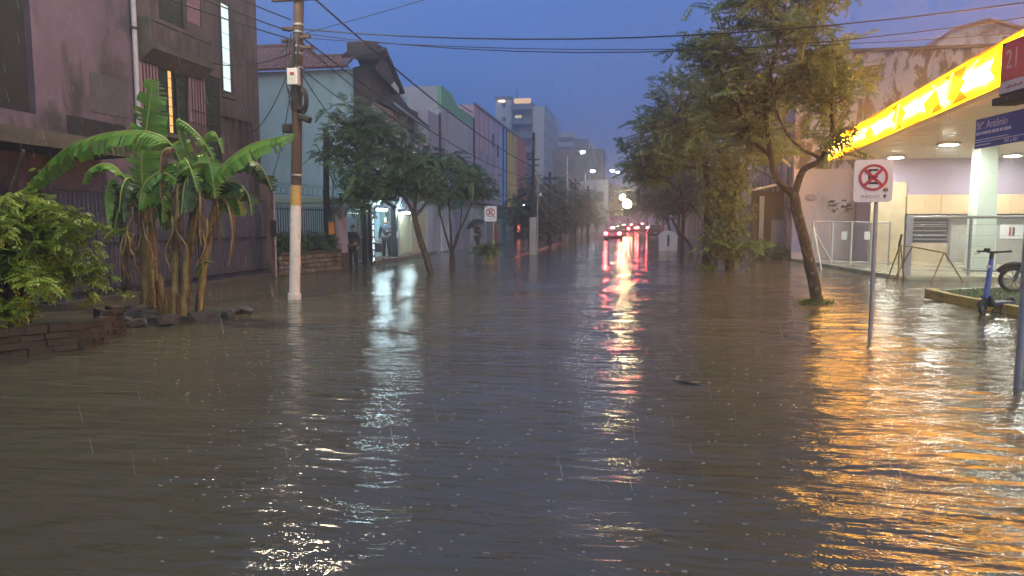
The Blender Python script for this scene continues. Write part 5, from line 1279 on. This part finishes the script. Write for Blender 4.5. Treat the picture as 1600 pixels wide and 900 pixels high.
# thorny hedge behind the blue railings
hd = thing('hedge','dark low hedge behind the blue railings','hedge',(-11.2,22.5,0))
crown('foliage',[(-11.25+.17*((i*.037)%3.4)+jit(.2),20.9+(i*.037)%3.4,.75+random.random()*.5) for i in range(90)], lf_c, hd, 10, .3, 5, .2, .2, .2, .12, .3)
wd = thing('shed_weeds','tangle of weeds in front of the timber shed','plant',(6.7,33.5,0))
crown('foliage',[(6.7+jit(.9),33.6+jit(.4),.1+random.random()*.5) for i in range(40)], lf_c, wd, 10, .3, 5, .2, .2, .2, .12, .3)

# ---- lime green bush in a brick bed, left edge
brick_m = mat('bed_brick', (.095,.068,.046), (.05,.038,.028), rough=.85, scale=9, bump=.008, bscale=25, stain=(.06,.05,.03), sscale=(6,6,6), sthr=(.5,.65))
bed = thing('brick_bed','low brown brick planting bed at the left edge','planter',(-8.2,8.6,0))
ring_=[(-8.25,7.1),(-7.38,8.55),(-7.55,9.4),(-8.3,10.0),(-9.6,9.6),(-9.9,8.0)]
MB().prism([(x*.985-.13,y*.99+.08,-.4) for x,y in ring_],(0,0,.58)).build('soil', soil, bed)
bed_me=[]
for k in range(4):
    bm_=MB().box(-.44,.44,-.44,.44,-.42,.42); bm_.v=[(x+jit(.05),y+jit(.05),z+jit(.06)) for x,y,z in bm_.v]
    bo=bm_.build('tmpb', brick_m); bevel(bo,.04,1); bed_me.append(bo.data); bpy.data.objects.remove(bo)
for (ax,ay),(bx_,by) in zip(ring_[:4],ring_[1:4]):
    a=V(ax,ay,0); b_=V(bx_,by,0); Ls=(b_-a).length; d_=(b_-a)/Ls; z=-.12
    for r in range(6):
        h=random.uniform(.075,.11); s=-random.random()*.15
        while s<Ls:
            w_=random.uniform(.16,.34); p=a+d_*min(max(s+w_/2,0),Ls)
            if not (r==5 and random.random()<.55):
                inst('brick', bed_me[random.randrange(4)], bed, (p.x+jit(.02),p.y+jit(.02),z+h/2), (jit(.06),jit(.06),math.atan2(d_.y,d_.x)+jit(.1)), (w_*1.14,.2,h*1.2))
            s+=w_
        z+=h
lf_l = leafmat('lime_leaf', (.10,.16,.015), (.21,.29,.028), (.36,.44,.055), rough=.4)
bu = thing('lime_bush','lime green arching bush growing from the brick bed','bush',(-8.4,8.7,.35))
m=MB(); cl=[]
random.seed(21)
for k in range(62):
    a=random.gauss(-.3,1.3); rr=random.uniform(.5,1.45); h=random.uniform(.9,1.75)
    b0=V(-8.65+jit(.25),8.6+jit(.2),.3); top=b0+V(.45*rr*math.cos(a),.4*rr*math.sin(a),h); tip=b0+V(rr*1.05*math.cos(a),.8*rr*math.sin(a),h-random.uniform(.1,.75)*rr)
    P=smooth_path([b0,b0.lerp(top,.6)+V(0,0,.12*h),top,tip],5); n=len(P)
    m.tube(P,[.016*(1-.75*i/(n-1)) for i in range(n)],5,cap=False)
    for i in range(n):
        if i>n*.26:
            for q in range(2): cl.append(tuple(P[i]+V(jit(.05),jit(.05),jit(.04))))
for k in range(22):
    b0=V(-8.35+jit(.5),8.15+jit(.3),.35); tip=b0+V(jit(.45),-.15+jit(.2),random.uniform(.1,.35)); P=smooth_path([b0,b0.lerp(tip,.5)+V(0,0,.12),tip],5)
    m.tube(P,.008,4,cap=False); cl+= [tuple(p) for p in P[3:]]
m.tube(smooth_path([(-9.3,9.3,.3),(-9.25,9.3,1.3),(-9.05,9.25,2.1),(-8.75,9.2,2.75)]),[.07]*8+[.05,.04,.03,.025,.02][:5],7)
m.tube(smooth_path([(-9.3,9.3,1.2),(-9.5,9.3,1.9),(-9.55,9.2,2.6)]),[.05]*4+[.04,.03,.03,.025,.02],7)
m.build('stems', bark, bu)
crown('foliage', cl, lf_l, bu, 5, .14, 4, .36, .3, .42, .05, .1)
crown('pale_spray', [(-8.62+.03*i,9.1,1.95+.08*i) for i in range(7)], lf_l, bu, 3, .12, 4, .4, .2, .3, .02, .1)

# ---- banana plants
stem_m = mat('banana_stem', (.38,.29,.11), (.2,.13,.06), rough=.6, scale=5, bump=.006, bscale=16, stain=(.06,.035,.02), sscale=(6,6,1.2), sthr=(.5,.62))
ban_m = leafmat('banana_leaf', (.06,.16,.025), (.11,.26,.035), (.2,.38,.06), rough=.3, trans=.3, nscale=2., blotch=(.22,.16,.05))
ban_d = leafmat('banana_leaf_dark', (.025,.06,.025), (.04,.09,.03), (.06,.13,.035), rough=.38, trans=.25, nscale=2., blotch=(.14,.1,.04))
dead_m = mat('dead_banana_leaf', (.24,.13,.05), (.13,.07,.03), rough=.8, scale=8, trans=.15)
rib_m = mat('banana_rib', (.28,.34,.08), rough=.4)
def bleaf(par, pts, W, fold, m, tear=.5, roll=0., name='leaf', rib=True, end=.0):
    P=smooth_path(pts,9); n=len(P); vs=[]; fs=[]; tints=[]
    for sg in (1,-1):
        prev=None
        for i in range(n-1):
            strip=[]
            torn=random.random()<tear
            dro=random.uniform(0,.35)*(tear>0) if torn else 0.
            for j,k in ((i,0),(i+1,1)):
                t=j/(n-1); tg=(P[min(j+1,n-1)]-P[max(j-1,0)]).normalized()
                ref=V(0,0,1) if abs(tg.z)<.85 else V(0,-1,0) if abs(tg.y)<.5 else V(1,0,0)
                s=tg.cross(ref).normalized(); nn=s.cross(tg)
                s2=s*math.cos(roll)+nn*math.sin(roll); n2=nn*math.cos(roll)-s*math.sin(roll)
                w=W*max(.03,math.sin(math.pi*min(1,max(0,(t*.93+.05))))**.55)
                fo=fold+dro+.06*math.sin(j*1.7+sg)
                e=P[j]+(s2*sg*math.cos(fo)-n2*math.sin(fo))*w
                mid=P[j]+(s2*sg*math.cos(fo*.6)-n2*math.sin(fo*.6))*w*.5
                sh=tg*(w*.18) + (tg*(.03 if k==0 else -.03) if torn else V(0,0,0))
                strip+= [P[j],mid+sh*.5,e+sh]
            o=len(vs); vs+=[tuple(v) for v in strip]; q=random.random(); tints+=[.35+.3*q]*6
            for f in ((o,o+3,o+4,o+1),(o+1,o+4,o+5,o+2)): fs.append(f if sg<0 else f[::-1])
    lf=npmesh(name, np.array(vs), np.array(fs), m, np.array(tints), par)
    if rib: MB().tube(P,[.022*(1-.8*i/(n-1))+.003 for i in range(n)],6).build('midrib', rib_m if m is not dead_m else stem_m, lf)
    return lf
bb = thing('banana_clump','tall banana clump with torn arching leaves beside the utility pole','banana plant',(-7.75,11.4,0))
def stem(par,x,y,z0,tx,ty,tz,r):
    P=smooth_path([(x,y,z0),(x+(tx-x)*.35,y+(ty-y)*.35,z0+(tz-z0)*.45),(tx,ty,tz)],6); n=len(P)
    MB().tube([p+V(jit(.008),jit(.008),0) for p in P],[r*(1.05-.45*i/(n-1))*(1+.05*(i%2)) for i in range(n)],10).build('pseudostem', stem_m, par)
    for k in range(3):
        i=random.randint(3,n-1); a=random.uniform(3.4,6.1); p=P[i]+V(math.cos(a)*r*.95,math.sin(a)*r*.95,0)
        bleaf(par,[p,p+V(math.cos(a)*.05+jit(.03),-.04,-.3),p+V(jit(.08),-.03,-.62)],.05,.4,dead_m,.6,name='dry_sheath',rib=False)
for q in ((-8.0,11.5,.05,-7.84,11.45,2.35,.075),(-7.82,11.2,.05,-7.6,11.15,2.35,.085),(-7.66,11.2,.05,-7.33,11.2,2.3,.08),(-7.52,11.4,.0,-7.05,11.4,2.25,.075),(-7.95,11.1,.02,-7.97,11.05,.8,.06)): stem(bb,*q)
G=ban_m
bleaf(bb,[(-7.6,11.4,2.4),(-7.85,11.2,3.1),(-8.55,11.05,3.24),(-9.6,11.0,2.98),(-10.5,11.0,2.27)],.40,.8,G,.5)
bleaf(bb,[(-7.35,11.3,2.2),(-6.95,11.2,2.55),(-6.3,11.15,2.97),(-5.48,11.1,3.14)],.40,.6,G,.6,roll=-.45)
bleaf(bb,[(-7.5,11.5,2.4),(-7.65,11.3,3.1),(-7.6,11.2,3.42),(-7.2,11.15,3.15),(-6.95,11.15,2.75)],.17,1.1,G,.8)
bleaf(bb,[(-7.4,11.4,2.4),(-7.2,11.3,3.1),(-6.95,11.2,3.2),(-6.78,11.15,2.85)],.14,1.1,G,.8)
bleaf(bb,[(-7.3,11.5,2.4),(-6.9,11.6,2.75),(-6.4,11.6,2.7),(-6.1,11.5,2.25)],.26,.9,ban_d,.6)
bleaf(bb,[(-7.2,11.5,2.2),(-6.8,11.4,2.4),(-6.45,11.3,2.2),(-6.35,11.25,1.8)],.2,.9,ban_d,.5)
bleaf(bb,[(-7.5,11.6,2.3),(-7.9,11.7,2.75),(-8.4,11.6,2.6),(-8.7,11.5,2.15)],.24,.8,ban_d,.5)
bleaf(bb,[(-7.6,11.3,2.3),(-7.9,11.1,2.55),(-8.15,10.95,2.3),(-8.2,10.9,1.9)],.2,.8,G,.5)
bleaf(bb,[(-7.5,11.3,2.4),(-7.4,11.0,2.75),(-7.2,10.85,2.6),(-7.05,10.8,2.2)],.2,.9,G,.7)
bleaf(bb,[(-7.7,11.2,2.95),(-7.85,11.1,2.9),(-7.9,11.05,2.5),(-7.9,11.05,2.0)],.12,1.0,dead_m,.9)
bleaf(bb,[(-7.05,11.45,2.1),(-6.85,11.35,2.0),(-6.75,11.3,1.5),(-6.85,11.3,.95)],.10,1.0,dead_m,.9)
bleaf(bb,[(-7.35,11.25,2.0),(-7.25,11.1,1.9),(-7.3,11.05,1.5),(-7.35,11.05,1.2)],.09,1.0,dead_m,.9)
bleaf(bb,[(-7.45,11.3,.75),(-7.3,11.2,.95),(-7.15,11.15,1.03),(-7.0,11.1,1.02)],.06,.2,G,0.)
for k in range(8):
    a=random.uniform(0,6.28); r0=random.uniform(.5,.95); z0=random.uniform(2.1,2.45); cx,cy=-7.4+jit(.2),11.4+jit(.15)
    dx,dy=math.cos(a),math.sin(a)*.7
    bleaf(bb,[(cx,cy,z0),(cx+dx*r0*.4,cy+dy*r0*.4,z0+.3+jit(.15)),(cx+dx*r0*.8,cy+dy*r0*.8,z0+.15),(cx+dx*r0,cy+dy*r0,z0-.35)],random.uniform(.2,.33),.6,random.choice((ban_d,ban_m,ban_m)),.45,roll=jit(.5))
for k in range(5):
    cx,cy=-7.4+jit(.42),11.1+jit(.1); z0=random.uniform(1.7,2.5)
    bleaf(bb,[(cx,cy,z0),(cx+jit(.1),cy-.08,z0-.25),(cx+jit(.14),cy-.1,z0-.6),(cx+jit(.16),cy-.08,z0-.95)],random.uniform(.05,.11),1.0,dead_m,.9,name='dry_leaf')
b2_ = thing('banana_clump','smaller banana clump left of the tall one, with one upright leaf','banana plant',(-9.2,12.4,0))
for q in ((-9.25,12.4,.05,-9.2,12.35,2.3,.11),(-9.02,12.3,.05,-8.95,12.25,2.0,.09),(-8.95,12.15,.05,-8.9,12.1,.8,.06)): stem(b2_,*q)
bleaf(b2_,[(-9.2,12.35,2.3),(-9.15,12.3,2.9),(-9.0,12.3,3.6),(-8.85,12.3,4.35)],.44,.12,ban_m,.3,roll=.1)
bleaf(b2_,[(-9.3,12.3,2.2),(-9.6,12.1,2.75),(-9.95,11.95,2.7),(-10.1,11.9,2.4)],.17,.7,ban_m,.4)
bleaf(b2_,[(-9.4,12.3,2.0),(-9.65,12.15,2.5),(-9.75,12.05,2.2),(-9.7,12.0,1.65)],.16,.6,ban_m,.3)
bleaf(b2_,[(-9.1,12.3,2.2),(-8.7,12.2,2.6),(-8.3,12.1,2.4),(-8.1,12.0,2.0)],.22,.8,ban_d,.5)
bleaf(b2_,[(-9.0,12.3,2.0),(-8.8,12.1,2.3),(-8.55,12.0,2.1),(-8.5,11.9,1.7)],.18,.8,ban_m,.5)
bleaf(b2_,[(-9.2,12.3,2.1),(-9.2,12.0,2.4),(-9.25,11.85,2.2),(-9.2,11.8,1.7)],.2,.8,ban_d,.5)
for k in range(7):
    a=random.uniform(0,6.28); r0=random.uniform(.45,.8); z0=random.uniform(1.8,2.3); cx,cy=-9.2+jit(.15),12.3
    dx,dy=math.cos(a),math.sin(a)*.7
    bleaf(b2_,[(cx,cy,z0),(cx+dx*r0*.4,cy+dy*r0*.4,z0+.3),(cx+dx*r0*.8,cy+dy*r0*.8,z0+.1),(cx+dx*r0,cy+dy*r0,z0-.35)],random.uniform(.18,.28),.6,ban_d,.45,roll=jit(.5))
for k in range(6):
    cx,cy=-9.2+jit(.3),12.1; z0=random.uniform(1.3,2.1)
    bleaf(b2_,[(cx,cy,z0),(cx+jit(.1),cy-.08,z0-.25),(cx+jit(.12),cy-.1,z0-.5),(cx+jit(.12),cy-.08,z0-.85)],random.uniform(.06,.11),1.0,dead_m,.9,name='dry_leaf')
# broken kerb pieces and rubble round the bananas
rub_me=[q.copy() for q in stone_me[:3]]
for q in rub_me: q.materials[0]=stone_dk
for i,(x,y,s) in enumerate(((-8.55,10.75,.3),(-8.25,10.5,.34),(-7.95,10.35,.26),(-7.62,10.75,.42),(-7.25,11.15,.4),(-7.05,11.6,.36),(-7.0,12.1,.3),(-8.75,11.3,.4),(-9.0,11.9,.36),(-8.4,11.0,.3),(-8.05,10.85,.28))):
    o=inst('rubble_block', rub_me[i%3], None, (x,y,.05), (jit(.2),jit(.2),random.uniform(0,3)), (s*1.5,s*1.1,s*.75))
    tag(o,['%s dark stone edging the banana bed, counted from the left'%w for w in ('first', 'second', 'fourth', 'eighth', 'ninth', 'tenth', 'eleventh', 'third', 'sixth', 'fifth', 'seventh')][i],'stone','stones edging the banana bed')
bd = kind(MB().prism([(-8.5,10.85,-.4),(-7.6,10.9,-.4),(-7.1,11.4,-.4),(-7.1,12.1,-.4),(-8.6,12.6,-.4),(-9.6,12.7,-.4),(-9.5,11.9,-.4),(-8.7,11.6,-.4)],(0,0,.47)).build('bed_soil', soil),'structure')
# ================================================================ people
skin_m = mat('skin', (.42,.26,.19), rough=.5, scale=8)
def skinned(name, joints, edges, m, parent, sub=2):
    """joints {name:(x,y,z,r)}; grows one continuous surface along the edges"""
    ks=list(joints); me=bpy.data.meshes.new(name)
    me.from_pydata([joints[k][:3] for k in ks],[(ks.index(a),ks.index(b)) for a,b in edges],[])
    o=bpy.data.objects.new(name,me); C.objects.link(o); o.parent=parent
    o.modifiers.new('skin','SKIN'); s=o.modifiers.new('sub','SUBSURF'); s.levels=sub; s.render_levels=sub
    for i,k in enumerate(ks):
        r=joints[k][3]; me.skin_vertices[0].data[i].radius=(r,r) if not hasattr(r,'__len__') else r
    me.skin_vertices[0].data[0].use_root=True
    dg=bpy.context.evaluated_depsgraph_get(); m2=bpy.data.meshes.new_from_object(o.evaluated_get(dg))
    bpy.data.objects.remove(o); bpy.data.meshes.remove(me)
    m2.name=name; m2.materials.clear(); m2.materials.append(m); m2.polygons.foreach_set('use_smooth',[True]*len(m2.polygons))
    o=bpy.data.objects.new(name,m2); C.objects.link(o); o.parent=parent; return o
def person(label, loc, rz, pose, top, bot, hair_m, H=1.74):
    t=thing('person',label,'person',(0,0,0))
    J={'pelvis':(0,0,.95,.13),'waist':(0,0,1.1,.125),'chest':(0,-.01,1.32,.15),'neck':(0,0,1.48,.058),'chin':(0,-.03,1.56,.07),'head':(0,-.02,1.64,.092),'crown':(0,0,1.72,.06)}
    E_=[('pelvis','waist'),('waist','chest'),('chest','neck'),('neck','chin'),('chin','head'),('head','crown')]
    for s,S_ in ((-1,'R'),(1,'L')):
        p=pose
        J['sh'+S_]=(s*.19,0,1.41,.068); J['el'+S_]=p['el'+S_]+(.045,); J['wr'+S_]=p['wr'+S_]+(.032,)
        w=V(*p['wr'+S_]); e=V(*p['el'+S_]); d=(w-e).normalized(); palm=w+d*.07
        J['pm'+S_]=tuple(palm)+(.036,)
        E_+=[('chest','sh'+S_),('sh'+S_,'el'+S_),('el'+S_,'wr'+S_),('wr'+S_,'pm'+S_)]
        sd=d.cross(V(1,0,0)).normalized()
        for k in range(4):
            b=palm+sd*(.03-.02*k)+d*.02; J['f%d'%k+S_]=tuple(b)+(.010,); J['g%d'%k+S_]=tuple(b+d*(.055-.006*abs(k-1))+V(-s*.015,0,0))+(.008,)
            E_+=[('pm'+S_,'f%d'%k+S_),('f%d'%k+S_,'g%d'%k+S_)]
        th=w+d*.03+sd*.035; J['t'+S_]=tuple(th)+(.011,); J['u'+S_]=tuple(th+d*.035+sd*.02)+(.009,); E_+=[('wr'+S_,'t'+S_),('t'+S_,'u'+S_)]
        J['hip'+S_]=(s*.095,0,.9,.105); J['kn'+S_]=p['kn'+S_]+(.07,); J['an'+S_]=p['an'+S_]+(.05,); a=V(*p['an'+S_]); J['to'+S_]=(a.x+s*.02,a.y-.16,a.z-.05,.04)
        E_+=[('pelvis','hip'+S_),('hip'+S_,'kn'+S_),('kn'+S_,'an'+S_),('an'+S_,'to'+S_)]
    body=skinned('body',J,E_,skin_m,t)
    grow=lambda k,g:tuple(J[k][:3])+(J[k][3]+g,)
    jk={k:grow(k,.02) for k in ('waist','pelvis','chest','shL','shR','elL','elR','wrL','wrR')}; jk['collar']=(0,0,1.49,.07)
    jk={'chest':jk['chest'],**{k:v for k,v in jk.items() if k!='chest'}}
    skinned('jacket',jk,[('chest','waist'),('waist','pelvis'),('chest','collar'),('chest','shL'),('chest','shR'),('shL','elL'),('elL','wrL'),('shR','elR'),('elR','wrR')],top,t)
    tk={k:grow(k,.016) for k in ('pelvis','hipL','hipR','knL','knR','anL','anR')}
    skinned('trousers',tk,[('pelvis','hipL'),('pelvis','hipR'),('hipL','knL'),('knL','anL'),('hipR','knR'),('knR','anR')],bot,t)
    for S_ in 'LR':
        a=V(*J['an'+S_][:3]); skinned('shoe',{'a':(a.x,a.y+.04,a.z-.04,.055),'b':(a.x,a.y-.07,a.z-.055,.05),'c':(a.x,a.y-.18,a.z-.065,.04)},[('a','b'),('b','c')],rubber,t)
    hm=MB().lathe([(.0,.115),(.055,.10),(.09,.05),(.1,0.),(.098,-.05)],(0,.015,1.66),12); hm.build('hair', hair_m, t)
    skinned('nose',{'a':(0,-.105,1.65,.014),'b':(0,-.125,1.615,.016)},[('a','b')],skin_m,body,1)
    for s in (-1,1):
        MB().lathe([(0,-.008),(.012,-.004),(.012,.004),(0,.008)],(s*.035,-.104,1.66),8).build('eye', ink, body)
        MB().lathe([(0,-.03),(.014,-.015),(.016,.01),(0,.03)],(s*.095,0,1.64),8).build('ear', skin_m, body)
    MB().box(-.025,.025,-.098,-.09,1.572,1.58).build('mouth', sign_r, body)
    t.location=loc; t.rotation_euler=(0,0,rz); t.scale=(H/1.78,)*3; return t
jk_b=mat('jacket_black',(.016,.016,.018),rough=.5,scale=5,bump=.004,bscale=12); jk_n=mat('jacket_navy',(.02,.03,.045),rough=.45,scale=5,bump=.004,bscale=12)
tr_b=mat('trouser_black',(.014,.014,.016),rough=.7); hair_b=mat('hair_black',(.012,.01,.009),rough=.5); hair_g=mat('hair_brown',(.08,.06,.045),rough=.6)
person('person in black jacket and trousers by the gate, arm held out to the bars',(-10.25,25.35,-.12),R(-5),
  {'elR':(-.32,-.02,1.16),'wrR':(-.45,-.12,.98),'elL':(.27,.04,1.14),'wrL':(.27,-.14,.93),'knR':(-.12,-.06,.5),'anR':(-.13,.05,.09),'knL':(.11,.0,.5),'anL':(.12,.03,.09)},jk_b,tr_b,hair_b,1.74)
person('person in dark jacket carrying a bag on the barber shop step',(-9.95,28.2,.16),R(12),
  {'elR':(-.26,.02,1.13),'wrR':(-.28,-.06,.88),'elL':(.27,-.02,1.15),'wrL':(.12,-.22,1.18),'knR':(-.1,-.02,.5),'anR':(-.11,.02,.09),'knL':(.11,-.03,.5),'anL':(.14,.02,.09)},jk_n,tr_b,hair_g,1.74)
bag = thing('carry_bag','black carry bag hanging from the standing person','bag',(0,0,0))
bevel(MB().prism([(-.17,-.09,0),(.17,-.09,0),(.19,-.09,.18),(.14,-.09,.36),(-.14,-.09,.36),(-.19,-.09,.18)],(0,.18,0)).build('body', jk_b, bag),.04)
MB().tube([(-.09,0,.35),(-.07,0,.45),(.07,0,.45),(.09,0,.35)],.014,6).build('handle', rubber, bag)
MB().box(-.12,.12,-.1,-.085,.1,.22).build('pocket', jk_n, bag)
bag.location=(-10.25,28.02,.47); bag.rotation_euler=(0,0,R(12))
person('person sheltering under a black umbrella on the left pavement',(-8.2,37.85,.02),R(60),
  {'elR':(-.26,-.05,1.15),'wrR':(-.18,-.26,1.28),'elL':(.27,.04,1.14),'wrL':(.26,-.08,.9),'knR':(-.1,-.16,.5),'anR':(-.11,.1,.1),'knL':(.1,.02,.5),'anL':(.12,-.16,.09)},jk_b,tr_b,hair_b,1.7)
um = thing('umbrella','black open umbrella tilted over the walking person','umbrella',(0,0,0))
m=MB(); n=16
pr=[(0,.0),(.12,-.015),(.3,-.08),(.46,-.2),(.55,-.33)]
vs=[];fs=[]
for i,(r,z) in enumerate(pr):
    for k in range(n):
        sc2=1-.05*(k%2)*(i/4); vs.append((r*sc2*math.cos(2*math.pi*k/n),r*sc2*math.sin(2*math.pi*k/n),z+ (.03*(k%2)*(i/4))))
for i in range(len(pr)-1):
    for k in range(n): fs.append((i*n+k,i*n+(k+1)%n,(i+1)*n+(k+1)%n,(i+1)*n+k))
m.add(vs,fs); m.build('canopy', jk_b, um)
MB().tube([(0,0,.06),(0,0,-.75),(.03,0,-.8)],.009,6).build('shaft', iron, um)
for k in range(8):
    a=2*math.pi*k/8; MB().tube([(0,0,-.01),(.3*math.cos(a),.3*math.sin(a),-.095),(.54*math.cos(a),.54*math.sin(a),-.335)],.004,4).build('rib', iron, um)
um.location=(-8.35,37.6,1.82); um.rotation_euler=(R(14),R(-20),0)
# ================================================================ rain haze
hz = MB().box(-352, 352, -62, 642, -1.9, 30.).build('haze', mat('tmp',(1,1,1))); kind(hz,'stuff')
hm = bpy.data.materials.new('rain_haze'); hm.use_nodes=True; n=hm.node_tree; n.nodes.clear()
ho=n.nodes.new('ShaderNodeOutputMaterial'); pvv=n.nodes.new('ShaderNodeVolumePrincipled')
pvv.inputs['Color'].default_value=(.9,.93,1.,1); pvv.inputs['Density'].default_value=.0058; pvv.inputs['Anisotropy'].default_value=.7
lk(n,pvv.outputs[0],ho.inputs['Volume']); hz.data.materials.clear(); hz.data.materials.append(hm)
# ================================================================ rain and its splashes
def droplet_material(name, a, col=(.75,.8,.85)):
    m=bpy.data.materials.new(name); m.use_nodes=True; n=m.node_tree; n.nodes.clear()
    out=n.nodes.new('ShaderNodeOutputMaterial'); t=n.nodes.new('ShaderNodeBsdfTransparent'); p=n.nodes.new('ShaderNodeBsdfPrincipled')
    p.inputs['Base Color'].default_value=col+(1,); p.inputs['Roughness'].default_value=.12
    tr=n.nodes.new('ShaderNodeBsdfTranslucent'); tr.inputs[0].default_value=col+(1,)
    ms=n.nodes.new('ShaderNodeMixShader'); ms.inputs[0].default_value=.45; lk(n,p.outputs[0],ms.inputs[1]); lk(n,tr.outputs[0],ms.inputs[2])
    mx=n.nodes.new('ShaderNodeMixShader'); mx.inputs[0].default_value=a; lk(n,t.outputs[0],mx.inputs[1]); lk(n,ms.outputs[0],mx.inputs[2]); lk(n,mx.outputs[0],out.inputs[0]); return m
N=4200
P=np.stack([rng.uniform(-11,8,N),rng.uniform(3.0,20,N),rng.uniform(.1,8.5,N)],-1)
L=rng.uniform(.06,.14,N); D=np.array([.22,-.05,-1.])+rng.normal(0,.03,(N,3)); D/=np.linalg.norm(D,axis=1,keepdims=True)
r=.0016*rng.uniform(.7,1.3,N); a=np.array([0,2.094,4.189])
rg=np.stack([np.cos(a),np.sin(a),0*a],-1)[None]*r[:,None,None]
vs=np.concatenate([P[:,None]+rg, (P-D*L[:,None])[:,None]+rg*.4],1).reshape(-1,3)
q=np.array([[0,1,4,3],[1,2,5,4],[2,0,3,5]]); fs=(q[None]+(np.arange(N)*6)[:,None,None]).reshape(-1,4)
kind(npmesh('rain', vs, fs, droplet_material('rain_drop',.32)),'stuff')
N=1300
yy=2.0*(24/2.0)**rng.random(N); P=np.stack([rng.uniform(-.75,.62,N)*yy*1.0,yy,np.full(N,.004)],-1)
P[:,2]+=swell(P[:,0][None],P[:,1][None])[0]
K=8; ang=np.arange(K)*2*np.pi/K; rr=rng.uniform(.002,.007,N)*(1+.03*yy); hh=rng.uniform(.002,.006,N)*(1+.03*yy)
el=rng.uniform(1.2,2.6,N)
b=np.stack([np.cos(ang)[None]*rr[:,None]*el[:,None],np.sin(ang)[None]*rr[:,None],np.zeros((N,K))],-1)
t=b*1.25; t[:,:,2]=hh[:,None]*rng.uniform(.3,1.3,(N,K))
vs=(np.concatenate([b,t],1)+P[:,None]).reshape(-1,3)
q=np.array([[k,(k+1)%K,K+(k+1)%K,K+k] for k in range(K)]); fs=(q[None]+(np.arange(N)*2*K)[:,None,None]).reshape(-1,4)
kind(npmesh('rain_splashes', vs, fs, droplet_material('splash_water',.38,(.85,.85,.82)), smooth=True),'stuff')
